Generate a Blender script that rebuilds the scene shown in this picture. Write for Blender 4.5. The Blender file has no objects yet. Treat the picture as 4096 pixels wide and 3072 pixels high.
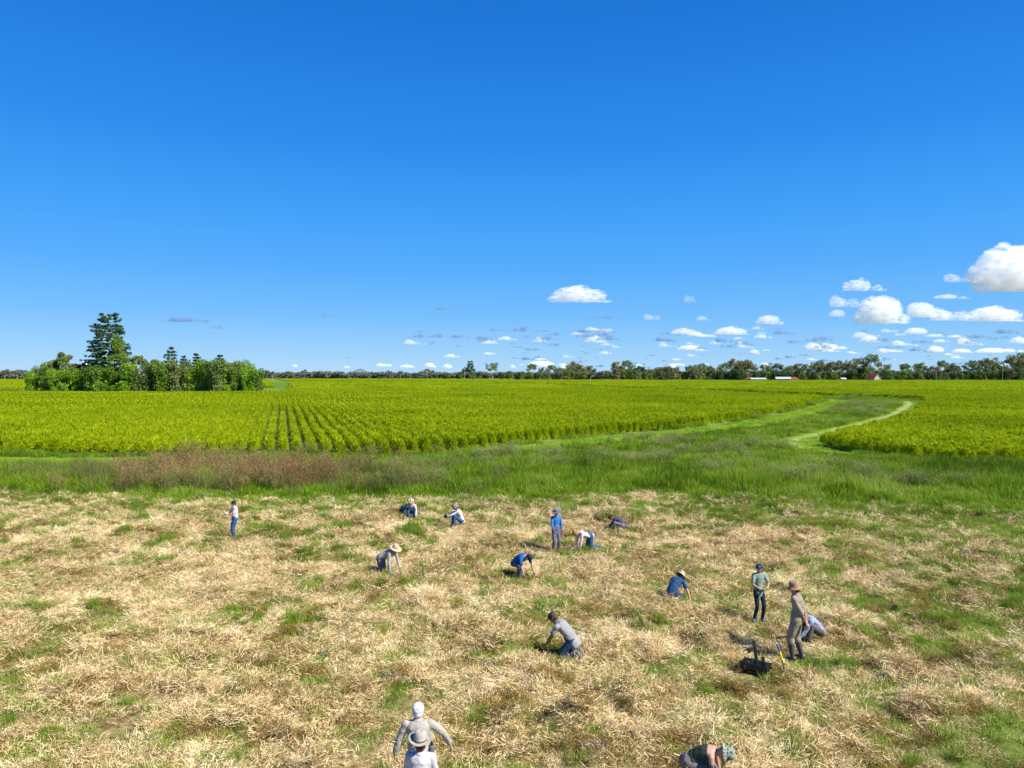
import bpy, bmesh, math, random
import numpy as np
from mathutils import Vector, Matrix

random.seed(7)
RNG = np.random.default_rng(11)
S = bpy.context.scene
C = S.collection
D = bpy.data
R = math.radians

# ------------------------------------------------------------------ camera
CAM_H = 7.2
F = 2840.0                       # focal length in pixels of the 4096 px wide photograph
PITCH = math.atan(36 / F)
cd = D.cameras.new('camera')
cd.sensor_width = 36
cd.lens = 36 * F / 4096
cd.clip_start = 0.1
cd.clip_end = 250000
cam = D.objects.new('camera', cd)
C.objects.link(cam)
cam.location = (0, 0, CAM_H)
cam.rotation_euler = (math.pi / 2 - PITCH, 0, 0)
S.camera = cam

# ------------------------------------------------------------------ light
EXPO = 0.85
SUN_EL = R(46)
SUN_DIR = Vector((0.88, -0.46, 0)).normalized()          # towards the sun, flat
sun_vec = Vector((SUN_DIR.x * math.cos(SUN_EL), SUN_DIR.y * math.cos(SUN_EL), math.sin(SUN_EL)))
ld = D.lights.new('sun', 'SUN')
ld.energy = 5.0
ld.angle = R(0.53)
ld.color = (1.0, 0.955, 0.88)
sun = D.objects.new('sun', ld)
C.objects.link(sun)
sun.rotation_euler = sun_vec.to_track_quat('Z', 'Y').to_euler()

W = D.worlds.new('World')
S.world = W
W.use_nodes = True
wn = W.node_tree.nodes
wl = W.node_tree.links
bg = wn['Background']
sky = wn.new('ShaderNodeTexSky')
sky.sky_type = 'NISHITA'
sky.sun_disc = False
sky.sun_elevation = SUN_EL
sky.sun_rotation = math.atan2(SUN_DIR.x, SUN_DIR.y)
sky.altitude = 0
sky.air_density = 1.0
sky.dust_density = 0.1
sky.ozone_density = 3.0
gm = wn.new('ShaderNodeGamma')
gm.inputs[1].default_value = 1.0
hs = wn.new('ShaderNodeHueSaturation')
hs.inputs['Hue'].default_value = 0.5
hs.inputs['Saturation'].default_value = 1.3
hs.inputs['Value'].default_value = 1.0
wl.new(sky.outputs[0], gm.inputs[0])
wl.new(gm.outputs[0], hs.inputs['Color'])
# the clear, deep blue of the photograph's air: sky model blended with measured colours by height above the horizon
tcw = wn.new('ShaderNodeTexCoord'); sxyz = wn.new('ShaderNodeSeparateXYZ'); wl.new(tcw.outputs['Generated'], sxyz.inputs[0])
rw = wn.new('ShaderNodeValToRGB'); ee = rw.color_ramp.elements
SKYC = [(0.0, (172, 216, 250)), (.035, (146, 203, 251)), (.08, (112, 186, 252)), (.14, (84, 172, 252)), (.20, (66, 162, 250)), (.30, (42, 140, 238)), (.45, (27, 117, 216)), (1.0, (16, 84, 176))]
while len(ee) < len(SKYC): ee.new(.5)
for i_, (p_, c_) in enumerate(SKYC):
    ee[i_].position = p_
    ee[i_].color = tuple(((v_ / 255 + .055) / 1.055) ** 2.4 for v_ in c_) + (1,)
wl.new(sxyz.outputs['Z'], rw.inputs[0])
sc_ = wn.new('ShaderNodeVectorMath'); sc_.operation = 'SCALE'; sc_.inputs['Scale'].default_value = 10.0 / 2 ** EXPO
wl.new(rw.outputs[0], sc_.inputs[0])
mixw = wn.new('ShaderNodeMix'); mixw.data_type = 'RGBA'; mixw.inputs['Factor'].default_value = .94
wl.new(hs.outputs[0], mixw.inputs['A']); wl.new(sc_.outputs[0], mixw.inputs['B'])
wl.new(mixw.outputs['Result'], bg.inputs[0])
bg.inputs[1].default_value = 0.1
S.view_settings.view_transform = 'Standard'
S.view_settings.look = 'None'
S.view_settings.exposure = EXPO
S.view_settings.gamma = 1
S.view_settings.use_curve_mapping = False


# ------------------------------------------------------------------ geometry of the view
def ray(px, py):
    u = (px - 2048) / F
    v = (1536 - py) / F
    cp, sp = math.cos(PITCH), math.sin(PITCH)
    return Vector((u, cp + v * sp, -sp + v * cp))


def P(px, py, z=0.0):
    d = ray(px, py)
    t = (z - CAM_H) / d.z
    return Vector((d.x * t, d.y * t, z))


def PX(px, dist):
    """ground point under picture column px at distance dist"""
    return ((px - 2048) / F * dist, dist)


# ------------------------------------------------------------------ noise
def _hash(ix, iy, seed):
    v = np.sin(ix * 127.1 + iy * 311.7 + seed * 74.7) * 43758.5453
    return v - np.floor(v)


def vnoise(x, y, seed=0):
    x = np.asarray(x, float); y = np.asarray(y, float)
    ix = np.floor(x); iy = np.floor(y)
    fx = x - ix; fy = y - iy
    fx = fx * fx * (3 - 2 * fx); fy = fy * fy * (3 - 2 * fy)
    a = _hash(ix, iy, seed); b = _hash(ix + 1, iy, seed)
    c = _hash(ix, iy + 1, seed); d = _hash(ix + 1, iy + 1, seed)
    return (a * (1 - fx) + b * fx) * (1 - fy) + (c * (1 - fx) + d * fx) * fy


def fbm(x, y, seed=0, oct=4):
    s = 0; a = 0.5; t = 0
    for k in range(oct):
        s = s + a * vnoise(x * 2 ** k, y * 2 ** k, seed + k * 13)
        t += a; a *= 0.55
    return s / t


def sstep(a, b, x):
    t = np.clip((np.asarray(x, float) - a) / (b - a), 0, 1)
    return t * t * (3 - 2 * t)


def mown_edge(x):
    """distance of the edge between the mown straw and the tall grass"""
    x = np.asarray(x, float)
    return 41.0 + 1.0 * np.sin(x * 0.13) - 4.5 * sstep(6, 26, x) + 2.4 * (fbm(x * .45, x * 0 + 3.7, 77, 3) - .5)


HEAPS = [(2300, 2905, .50, .42), (1980, 2610, .30, .5), (2080, 2700, .25, .4), (1480, 2560, .22, .5), (2880, 2590, .30, .6), (1890, 2090, .25, .5), (2330, 2300, .25, .6), (2440, 2090, .30, .6),
         (3560, 2680, .28, .5), (2480, 2330, .28, .5), (1850, 2520, .22, .5), (1400, 2330, .2, .5), (640, 2470, .2, .5), (3700, 2850, .3, .5), (2600, 2820, .25, .4), (1000, 2900, .25, .4),
         (300, 2760, .22, .5), (3350, 2480, .22, .5), (2750, 2200, .25, .5), (1700, 2420, .2, .5), (2020, 2180, .25, .5), (3000, 2150, .25, .6), (560, 2250, .2, .5), (2640, 2620, .2, .4)]
HEAPS = [(P(a, c).x, P(a, c).y, h_, r_) for a, c, h_, r_ in HEAPS]


def height(x, y):
    x = np.asarray(x, float); y = np.asarray(y, float)
    hb = 0
    for a_, c_, h_, r_ in HEAPS: hb = hb + h_ * np.exp(-((x - a_) ** 2 + (y - c_) ** 2) / (r_ * r_))
    w = 1 - sstep(40, 48, y)
    w2 = 1 - sstep(150, 400, np.hypot(x, y))
    mound = sstep(.52, .78, fbm(x * .75, y * .75, 3, 3))
    return hb + w * (0.24 * mound + 0.17 * (fbm(x * 1.9, y * 1.9, 5, 3) - .5) + 0.15 * (fbm(x * 4.5, y * 4.5, 8, 2) - .5)) \
        + w2 * 0.25 * (fbm(x * .08, y * .08, 9, 2) - .5)


def hz(x, y):
    return float(height(np.array([x]), np.array([y]))[0])


# ------------------------------------------------------------------ helpers
def tag(o, label=None, cat=None, group=None, kind=None):
    if label: o['label'] = label
    if cat: o['category'] = cat
    if group: o['group'] = group
    if kind: o['kind'] = kind
    return o


def empty(name, loc=(0, 0, 0), rz=0.0):
    o = D.objects.new(name, None)
    o.empty_display_size = 0.3
    C.objects.link(o)
    o.location = loc
    o.rotation_euler = (0, 0, rz)
    return o


def mesh_np(name, V, Fc, mat=None, smooth=False):
    me = D.meshes.new(name)
    V = np.asarray(V, np.float32); Fc = np.asarray(Fc, np.int32)
    n, k = Fc.shape
    me.vertices.add(len(V)); me.vertices.foreach_set('co', V.ravel())
    me.loops.add(n * k); me.loops.foreach_set('vertex_index', Fc.ravel())
    me.polygons.add(n)
    me.polygons.foreach_set('loop_start', np.arange(0, n * k, k, dtype=np.int32))
    me.polygons.foreach_set('loop_total', np.full(n, k, np.int32))
    me.polygons.foreach_set('use_smooth', np.full(n, smooth, bool))
    me.update(calc_edges=True)
    if mat: me.materials.append(mat)
    return me


def add(name, me, parent=None, loc=None):
    o = D.objects.new(name, me)
    C.objects.link(o)
    if parent is not None: o.parent = parent
    if loc is not None: o.location = loc
    return o


def copy_tree(root, loc, rz, scale, **kw):
    r = root.copy(); C.objects.link(r)
    r.location = loc; r.rotation_euler = (0, 0, rz); r.scale = scale
    for ch in list(root.children):
        c = ch.copy(); C.objects.link(c); c.parent = r
    tag(r, **kw)
    return r


class MB:
    """collects closed shells into one mesh"""
    def __init__(s):
        s.v = []; s.f = []

    def loft(s, rings, cap=True):
        b = len(s.v); n = len(rings[0])
        for r in rings: s.v.extend([tuple(p) for p in r])
        for i in range(len(rings) - 1):
            for j in range(n):
                k = (j + 1) % n
                s.f.append((b + i * n + j, b + i * n + k, b + (i + 1) * n + k, b + (i + 1) * n + j))
        if cap:
            s.f.append(tuple(b + j for j in reversed(range(n))))
            e = b + (len(rings) - 1) * n
            s.f.append(tuple(e + j for j in range(n)))
        return s

    def tube(s, pts, rad, seg=10, side=None, asp=None, round_ends=True):
        """tube along pts; rad list; side vector with aspect list makes the rings elliptical (rad = along side, rad*asp = across)"""
        pts = [Vector(p) for p in pts]
        n = len(pts)
        rings = []
        tans = []
        for i in range(n):
            a = pts[max(0, i - 1)]; b = pts[min(n - 1, i + 1)]
            t = (b - a)
            tans.append(t.normalized() if t.length > 1e-9 else Vector((0, 0, 1)))
        ref = Vector(side) if side is not None else (Vector((1, 0, 0)) if abs(tans[0].x) < .8 else Vector((0, 1, 0)))
        def ring(c, t, ru, rv):
            nonlocal ref
            u = (ref - t * ref.dot(t))
            u = u.normalized() if u.length > 1e-6 else t.orthogonal().normalized()
            if side is None: ref = u
            v = t.cross(u).normalized()
            return [c + u * (ru * math.cos(q)) + v * (rv * math.sin(q)) for q in [2 * math.pi * j / seg for j in range(seg)]]
        def rr(i, f=1.0):
            ru = rad[i] * f
            return ru, ru * (asp[i] if asp else 1.0)
        if round_ends:
            m = min(rr(0))
            for q in (85, 60, 30):
                rings.append(ring(pts[0] - tans[0] * m * math.sin(R(q)), tans[0], *rr(0, math.cos(R(q)))))
        for i in range(n):
            rings.append(ring(pts[i], tans[i], *rr(i)))
        if round_ends:
            m = min(rr(n - 1))
            for q in (30, 60, 85):
                rings.append(ring(pts[-1] + tans[-1] * m * math.sin(R(q)), tans[-1], *rr(n - 1, math.cos(R(q)))))
        return s.loft(rings)

    def ell(s, c, rx, ry, rz, M=None, seg=14, rings_n=9):
        c = Vector(c); M = M or Matrix.Identity(3)
        rings = []
        for i in range(rings_n):
            a = -math.pi / 2 + math.pi * (i + .25) / (rings_n - .5)
            a = max(-1.5, min(1.5, a))
            rings.append([c + M @ Vector((rx * math.cos(a) * math.cos(q), ry * math.cos(a) * math.sin(q), rz * math.sin(a)))
                          for q in [2 * math.pi * j / seg for j in range(seg)]])
        return s.loft(rings)

    def box(s, c, sx, sy, sz, M=None, taper=1.0):
        c = Vector(c); M = M or Matrix.Identity(3)
        b = len(s.v)
        for z in (-1, 1):
            t = taper if z > 0 else 1
            for x, y in ((-1, -1), (1, -1), (1, 1), (-1, 1)):
                s.v.append(tuple(c + M @ Vector((x * sx * t / 2, y * sy * t / 2, z * sz / 2))))
        for q in ((3, 2, 1, 0), (4, 5, 6, 7), (0, 1, 5, 4), (1, 2, 6, 5), (2, 3, 7, 6), (3, 0, 4, 7)):
            s.f.append(tuple(b + k for k in q))
        return s

    def lathe(s, prof, c, M, seg=24, fy=1.0, warp=None):
        """profile of (r,z) turned about local z; warp(angle, r, z)->(r,z)"""
        rings = []
        for r, z in prof:
            ring = []
            for j in range(seg):
                q = 2 * math.pi * j / seg
                r2, z2 = warp(q, r, z) if warp else (r, z)
                ring.append(Vector(c) + M @ Vector((r2 * math.cos(q), fy * r2 * math.sin(q), z2)))
            rings.append(ring)
        return s.loft(rings)

    def build(s, name, mat, parent=None, smooth=True):
        me = D.meshes.new(name)
        me.from_pydata(s.v, [], s.f)
        if smooth:
            me.polygons.foreach_set('use_smooth', [True] * len(me.polygons))
        me.update()
        if mat: me.materials.append(mat)
        return add(name, me, parent)


# ------------------------------------------------------------------ materials
def newmat(name):
    m = D.materials.new(name); m.use_nodes = True
    nt = m.node_tree
    p = nt.nodes['Principled BSDF']
    return m, nt, p


def ramp(nt, stops):
    r = nt.nodes.new('ShaderNodeValToRGB')
    e = r.color_ramp.elements
    while len(e) < len(stops): e.new(0.5)
    for i, (pos, col) in enumerate(stops):
        e[i].position = pos; e[i].color = (*col, 1)
    return r


def mat_simple(name, col, rough=.8, var=.25, scale=12, bump=.0, bscale=30, spec=.3, metal=0, obj=True):
    m, nt, p = newmat(name)
    tc = nt.nodes.new('ShaderNodeTexCoord')
    nz = nt.nodes.new('ShaderNodeTexNoise')
    nz.inputs['Scale'].default_value = scale; nz.inputs['Detail'].default_value = 4
    nt.links.new(tc.outputs['Object'], nz.inputs['Vector'])
    a = [max(0, c * (1 - var)) for c in col]; b = [min(1, c * (1 + var)) for c in col]
    r = ramp(nt, [(.3, a), (.7, b)])
    nt.links.new(nz.outputs['Fac'], r.inputs[0]); nt.links.new(r.outputs[0], p.inputs['Base Color'])
    p.inputs['Roughness'].default_value = rough
    p.inputs['Specular IOR Level'].default_value = spec
    p.inputs['Metallic'].default_value = metal
    if bump:
        n2 = nt.nodes.new('ShaderNodeTexNoise'); n2.inputs['Scale'].default_value = bscale
        n2.inputs['Detail'].default_value = 6
        nt.links.new(tc.outputs['Object'], n2.inputs['Vector'])
        bp = nt.nodes.new('ShaderNodeBump'); bp.inputs['Strength'].default_value = bump; bp.inputs['Distance'].default_value = .02
        nt.links.new(n2.outputs['Fac'], bp.inputs['Height']); nt.links.new(bp.outputs[0], p.inputs['Normal'])
    return m


def mat_leaf(name, stops, scale=.5, big=.05, transl=.3, rough=.6, rnd=.25, tcol=None, detail=3, sub=None):
    """plant material: colour from noise in world position, plus variation from one piece to the next"""
    m, nt, p = newmat(name)
    L = nt.links
    geo = nt.nodes.new('ShaderNodeNewGeometry')
    n1 = nt.nodes.new('ShaderNodeTexNoise'); n1.inputs['Scale'].default_value = scale; n1.inputs['Detail'].default_value = detail
    n2 = nt.nodes.new('ShaderNodeTexNoise'); n2.inputs['Scale'].default_value = big; n2.inputs['Detail'].default_value = 2
    L.new(geo.outputs['Position'], n1.inputs['Vector']); L.new(geo.outputs['Position'], n2.inputs['Vector'])
    mx = nt.nodes.new('ShaderNodeMath'); mx.operation = 'ADD'
    L.new(n1.outputs['Fac'], mx.inputs[0]); L.new(n2.outputs['Fac'], mx.inputs[1])
    sc = nt.nodes.new('ShaderNodeMath'); sc.operation = 'MULTIPLY_ADD'; sc.inputs[1].default_value = rnd
    L.new(geo.outputs['Random Per Island'], sc.inputs[0])
    h = nt.nodes.new('ShaderNodeMath'); h.operation = 'MULTIPLY'; h.inputs[1].default_value = .5
    L.new(mx.outputs[0], h.inputs[0]); L.new(h.outputs[0], sc.inputs[2])
    su = nt.nodes.new('ShaderNodeMath'); su.operation = 'SUBTRACT'; su.inputs[1].default_value = rnd / 2
    L.new(sc.outputs[0], su.inputs[0])
    r = ramp(nt, stops); L.new(su.outputs[0], r.inputs[0])
    p.inputs['Roughness'].default_value = rough; p.inputs['Specular IOR Level'].default_value = .15
    L.new(r.outputs[0], p.inputs['Base Color'])
    if transl:
        tr = nt.nodes.new('ShaderNodeBsdfTranslucent')
        L.new(r.outputs[0], tr.inputs['Color'])
        ms = nt.nodes.new('ShaderNodeMixShader'); ms.inputs[0].default_value = transl
        L.new(p.outputs[0], ms.inputs[1]); L.new(tr.outputs[0], ms.inputs[2])
        L.new(ms.outputs[0], nt.nodes['Material Output'].inputs['Surface'])
    return m


STRAW = mat_leaf('straw', [(.28, (.11, .07, .02)), (.38, (.38, .25, .075)), (.47, (.74, .55, .25)), (.58, (.85, .67, .37)), (.74, (.94, .83, .55))],
                 scale=2.2, big=.3, transl=.2, rough=.7, rnd=.40)
STRAW_DARK = mat_leaf('straw_dark', [(.3, (.08, .05, .012)), (.5, (.24, .15, .035)), (.7, (.46, .31, .09))], scale=1.5, big=.3, transl=.15, rnd=.3)
TUFT = mat_leaf('tuft_green', [(.25, (.09, .15, .010)), (.5, (.20, .31, .02)), (.75, (.36, .44, .08))], scale=.9, big=.15, transl=.4, rnd=.3)
TURF = mat_leaf('turf_green', [(.25, (.11, .17, .02)), (.5, (.28, .38, .045)), (.75, (.54, .57, .17))], scale=.9, big=.15, transl=.35, rnd=.3)
GRASS = mat_leaf('tall_grass', [(.28, (.035, .07, .008)), (.42, (.12, .21, .008)), (.52, (.21, .34, .010)), (.62, (.29, .41, .03)), (.72, (.38, .42, .11)), (.85, (.44, .36, .16))],
                 scale=.30, big=.07, transl=.4, rnd=.30)
WEED = mat_leaf('dry_weed', [(.3, (.15, .07, .035)), (.5, (.34, .17, .09)), (.65, (.30, .20, .08)), (.8, (.46, .30, .15))], scale=.5, big=.1, transl=.25, rnd=.4)
GREYWEED = mat_leaf('grey_weed', [(.3, (.11, .15, .03)), (.5, (.22, .28, .06)), (.75, (.42, .40, .15))], scale=.4, big=.08, transl=.3, rnd=.4)
CROP = mat_leaf('crop_leaf', [(.25, (.13, .19, .003)), (.42, (.28, .365, .002)), (.60, (.40, .48, .004)), (.82, (.54, .59, .012))],
                scale=.5, big=.04, transl=.42, rnd=.24)
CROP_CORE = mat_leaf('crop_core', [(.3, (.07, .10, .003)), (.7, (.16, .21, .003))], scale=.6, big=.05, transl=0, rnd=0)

# ground sheet: colour by what grows there
m, nt, p = newmat('ground_soil')
L = nt.links
geo = nt.nodes.new('ShaderNodeNewGeometry')
at = nt.nodes.new('ShaderNodeAttribute'); at.attribute_name = 'zone'
sp = nt.nodes.new('ShaderNodeSeparateColor'); L.new(at.outputs['Color'], sp.inputs[0])
n1 = nt.nodes.new('ShaderNodeTexNoise'); n1.inputs['Scale'].default_value = 5.0; n1.inputs['Detail'].default_value = 10
n1.inputs['Roughness'].default_value = .8
L.new(geo.outputs['Position'], n1.inputs['Vector'])
n2 = nt.nodes.new('ShaderNodeTexNoise'); n2.inputs['Scale'].default_value = 1.5; n2.inputs['Detail'].default_value = 10; n2.inputs['Roughness'].default_value = .75
L.new(geo.outputs['Position'], n2.inputs['Vector'])
r1 = ramp(nt, [(.35, (.07, .05, .02)), (.48, (.20, .15, .06)), (.58, (.40, .30, .14)), (.7, (.60, .48, .26))])
L.new(n1.outputs['Fac'], r1.inputs[0])
r2 = ramp(nt, [(.35, (.05, .08, .012)), (.55, (.11, .19, .018)), (.7, (.20, .24, .06))])
L.new(n2.outputs['Fac'], r2.inputs[0])
r3 = ramp(nt, [(.3, (.10, .18, .008)), (.55, (.17, .28, .010)), (.75, (.28, .32, .05))])
L.new(n2.outputs['Fac'], r3.inputs[0])
mA = nt.nodes.new('ShaderNodeMix'); mA.data_type = 'RGBA'
L.new(sp.outputs['Red'], mA.inputs['Factor']); L.new(r1.outputs[0], mA.inputs['A']); L.new(r2.outputs[0], mA.inputs['B'])
mB = nt.nodes.new('ShaderNodeMix'); mB.data_type = 'RGBA'
L.new(sp.outputs['Green'], mB.inputs['Factor']); L.new(mA.outputs['Result'], mB.inputs['A']); L.new(r3.outputs[0], mB.inputs['B'])
mC = nt.nodes.new('ShaderNodeMix'); mC.data_type = 'RGBA'
L.new(sp.outputs['Blue'], mC.inputs['Factor']); L.new(mB.outputs['Result'], mC.inputs['A']); mC.inputs['B'].default_value = (.42, .36, .21, 1)
L.new(mC.outputs['Result'], p.inputs['Base Color'])
p.inputs['Roughness'].default_value = .95; p.inputs['Specular IOR Level'].default_value = .1
bp = nt.nodes.new('ShaderNodeBump'); bp.inputs['Strength'].default_value = .7; bp.inputs['Distance'].default_value = .12
L.new(n1.outputs['Fac'], bp.inputs['Height']); L.new(bp.outputs[0], p.inputs['Normal'])
GROUND = m


# ------------------------------------------------------------------ outlines of the fields (world metres)
def poly_px(lst):
    out = []
    for a in lst:
        if len(a) == 3 and a[2] == 'd': out.append(PX(a[0], a[1]))
        else:
            z = a[2] if len(a) == 3 else 0
            q = P(a[0], a[1], z); out.append((q.x, q.y))
    return np.array(out)


CH = 1.3      # height of the crop
FIELD_A = poly_px([(-700, 1816), (0, 1812), (600, 1822), (1300, 1824), (1616, 1826), (1838, 1810), (2060, 1780), (2250, 1757), (2566, 1727),
                   (2800, 1700), (3034, 1670), (3181, 1636), (3270, 1611), (3286, 202, 'd'), (3200, 222, 'd'), (3034, 240, 'd'),
                   (2844, 276, 'd'), (2596, 318, 'd'), (2347, 385, 'd'), (2148, 470, 'd'), (1950, 560, 'd'), (1700, 650, 'd'), (1150, 650, 'd'),
                   (1160, 290, 'd'), (1060, 258, 'd'), (500, 252, 'd'), (-700, 252, 'd')])
FIELD_B = poly_px([(4800, 1875), (4096, 1860), (3796, 1851), (3503, 1824), (3362, 1803), (3290, 1783), (3300, 73, 'd'), (3334, 74, 'd'), (3378, 80, 'd'), (3468, 87, 'd'), (3570, 103, 'd'), (3635, 112, 'd'), (3675, 134, 'd'), (3700, 165, 'd'), (3715, 190, 'd'), (3690, 206, 'd'), (3480, 1592), (3286, 1585), (3034, 1574), (2844, 315, 'd'), (2596, 370, 'd'),
                   (2347, 450, 'd'), (2148, 545, 'd'), (1950, 660, 'd'), (1700, 780, 'd'), (1150, 780, 'd'), (1100, 1150, 'd'), (1750, 1150, 'd'),
                   (2150, 960, 'd'), (2950, 840, 'd'), (4800, 820, 'd')])
FIELD_C = poly_px([(-700, 318, 'd'), (60, 318, 'd'), (110, 400, 'd'), (1100, 400, 'd'), (1060, 1150, 'd'), (-700, 1150, 'd')])
# mown bright green track left of the ditch and the worn track round the right field
TRACK_L = poly_px([(1560, 1848), (1900, 1832), (2100, 1812), (2330, 1786), (2566, 1757), (2800, 1740), (2960, 1718), (3130, 1694), (3290, 1655),
                   (3400, 1618), (3400, 1600), (3300, 1597), (3286, 1608), (3181, 1640), (3034, 1674), (2800, 1705), (2566, 1731), (2250, 1761), (2060, 1785), (1838, 1815), (1616, 1832)])
TRACK_R = poly_px([(3380, 1832), (3230, 1806), (3130, 1786), (3100, 1762), (3200, 1735), (3330, 1708), (3480, 1672), (3560, 1650), (3600, 1620), (3560, 1603),
                   (3715, 1601), (3730, 1640), (3700, 1690), (3500, 1740), (3420, 1790), (3420, 1832)])
SOIL_LINE = poly_px([(3215, 1794), (3176, 1781), (3161, 1767), (3187, 1754), (3244, 1741), (3326, 1723), (3374, 1709), (3468, 1690), (3549, 1668), (3586, 1650), (3627, 1625), (3639, 1611), (3620, 1604)])
TRACK_FAR = poly_px([(1060, 1556), (1085, 1542), (1125, 1535)])


def inside(poly, x, y):
    x = np.asarray(x); y = np.asarray(y)
    r = np.zeros(x.shape, bool)
    n = len(poly); j = n - 1
    for i in range(n):
        xi, yi = poly[i]; xj, yj = poly[j]
        with np.errstate(divide='ignore', invalid='ignore'):
            c = ((yi > y) != (yj > y)) & (x < (xj - xi) * (y - yi) / (yj - yi + 1e-12) + xi)
        r ^= c
        j = i
    return r


def dist_line(line, x, y):
    x = np.asarray(x); y = np.asarray(y)
    best = np.full(x.shape, 1e9)
    for i in range(len(line) - 1):
        ax, ay = line[i]; bx, by = line[i + 1]
        dx, dy = bx - ax, by - ay
        t = np.clip(((x - ax) * dx + (y - ay) * dy) / (dx * dx + dy * dy), 0, 1)
        best = np.minimum(best, np.hypot(x - ax - t * dx, y - ay - t * dy))
    return best


def lawn(x, y):
    """short green grass reaching in from the right far edge of the mown ground"""
    return sstep(1, 15, x) * (1 - sstep(29, 35, y + 0 * x) * 0) * sstep(-8.5, -2.0, y - mown_edge(x) + 4 * (fbm(x * .3, y * .5, 27, 3) - .5) + 1.2)


def green_amount(x, y):
    """how much green shows in the mown zone: 0 straw .. 1 green"""
    e = mown_edge(x) - y
    near_edge = 1 - sstep(0, 7, e)
    right = lawn(x, y) * 1.5
    far_right = sstep(.40, .66, x / np.maximum(y, 1)) * .35
    n = fbm(x * 1.5, y * 1.9, 21, 4); n2 = fbm(x * .2, y * .3, 23, 3)
    return np.clip(np.maximum(near_edge, right) * .8 + far_right + (n - .5) * 2.6 + (n2 - .5) * .9 + .29 + .22 * sstep(.15, .6, x / np.maximum(y, 1)) + .10 * sstep(14, 30, y), 0, 1)


# ------------------------------------------------------------------ ground sheet
def axis(lo, hi, fine, seg2, step2, far):
    a = list(np.arange(lo, hi, fine))
    b = a[-1] + fine
    right = list(np.arange(b, seg2[1], step2))
    left = list(np.arange(seg2[0], lo, step2))
    r = []; v = right[-1] if right else b; st = step2
    while v < far: st *= 1.35; v += st; r.append(v)
    l = []; v = left[0] if left else lo; st = step2
    while v > -far: st *= 1.35; v -= st; l.append(v)
    return np.array(sorted(set(l + left + a + right + r)))


xs = axis(-34, 34, .22, (-90, 130), 1.0, 40000)
ys = axis(8, 46, .22, (0, 210), 1.0, 40000)
X, Y = np.meshgrid(xs, ys)
Z = height(X, Y)
V = np.stack([X, Y, Z], -1).reshape(-1, 3)
nx, ny = len(xs), len(ys)
I = np.arange(nx * ny).reshape(ny, nx)
Fc = np.stack([I[:-1, :-1], I[:-1, 1:], I[1:, 1:], I[1:, :-1]], -1).reshape(-1, 4)
me = mesh_np('ground', V, Fc, GROUND, True)
x, y = V[:, 0].astype(float), V[:, 1].astype(float)
edge = mown_edge(x)
red = np.where(y > edge, 1.0, green_amount(x, y) * .75)
grn = np.zeros(len(x))
grn[inside(TRACK_L, x, y)] = 1
grn[inside(TRACK_R, x, y)] = .8
red[y > 1400] = .45; grn[(y > 700) & (y < 1400)] = .6
grn[(np.hypot(x + 170, y - 305) < 75)] = .5
leftgap = (x < -22) & (y > 53) & (y < 66)
grn[leftgap] = .9
dsl = dist_line(SOIL_LINE, x, y)
blu = (1 - sstep(.1, .1 + .006 * np.hypot(x, y), dsl)) * (.10 + .75 * fbm(x * .5, y * .5, 41, 2))
blu = np.maximum(blu, (1 - sstep(.6, 2.2, dist_line(FIELD_A[:13], x, y))) * .30 * (fbm(x * .3, y * .3, 7, 3) > .45))
blu = np.maximum(blu, 1 - sstep(1.0, 4, dist_line(TRACK_FAR, x, y)))
zc = me.color_attributes.new('zone', 'FLOAT_COLOR', 'POINT')
zc.data.foreach_set('color', np.stack([red, grn, blu, np.ones(len(x))], -1).astype(np.float32).ravel())
ground = add('ground', me)
tag(ground, kind='structure')

# ------------------------------------------------------------------ scattering of stuff
PROTO = 0


def blades(n, spread, h, hv, width, lean, flat=0.0, curl=.3, seed=0, top=0.0, base=0.0, align=None):
    """n bent blades (two triangles-pairs each) rooted in a disc; flat lays them down"""
    r = np.random.default_rng(seed)
    a = r.uniform(0, 2 * np.pi, n); q = np.sqrt(r.uniform(0, 1, n)) * spread
    ox, oy = q * np.cos(a), q * np.sin(a)
    hh = h * (1 + hv * r.uniform(-1, 1, n))
    az = r.uniform(0, 2 * np.pi, n)
    if align is not None: az = r.normal(align, .6, n) + np.pi * r.integers(0, 2, n)
    if flat > 0: el = np.abs(r.normal(0, flat, n))
    else: el = np.pi / 2 - np.abs(r.normal(0, lean, n))
    d = np.stack([np.cos(az) * np.cos(el), np.sin(az) * np.cos(el), np.sin(el)], -1)
    sd = np.stack([-np.sin(az), np.cos(az), np.zeros(n)], -1)
    if flat > 0:
        ph = r.uniform(-1, 1, n)[:, None]
        up = np.cross(d, sd)
        sd = sd * np.cos(ph) + up * np.sin(ph)
    else:
        t = r.uniform(0, np.pi, n)[:, None]
        sd = np.concatenate([np.cos(t), np.sin(t), 0 * t], -1)
    o = np.stack([ox, oy, base + r.uniform(0, max(top, 1e-4), n)], -1)
    w = (width * r.uniform(.6, 1.3, n))[:, None]
    mid = o + d * hh[:, None] * .55
    tip = o + d * hh[:, None] + np.stack([np.cos(az), np.sin(az), -.6 * np.ones(n)], -1) * (hh * curl * r.uniform(0, 1, n))[:, None] * (0 if flat > 0 else 1)
    v = np.stack([o - sd * w * .5, o + sd * w * .5, mid + sd * w * .45, mid - sd * w * .45, tip], 1).reshape(-1, 3)
    k = np.arange(n)[:, None] * 5
    f = np.concatenate([k + np.array([[0, 1, 2]]), k + np.array([[0, 2, 3]]), k + np.array([[3, 2, 4]])], 0)
    return v, f


def join(parts):
    V = []; Fs = []; b = 0
    for v, f in parts:
        V.append(v); Fs.append(f + b); b += len(v)
    return np.concatenate(V), np.concatenate(Fs)


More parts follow.
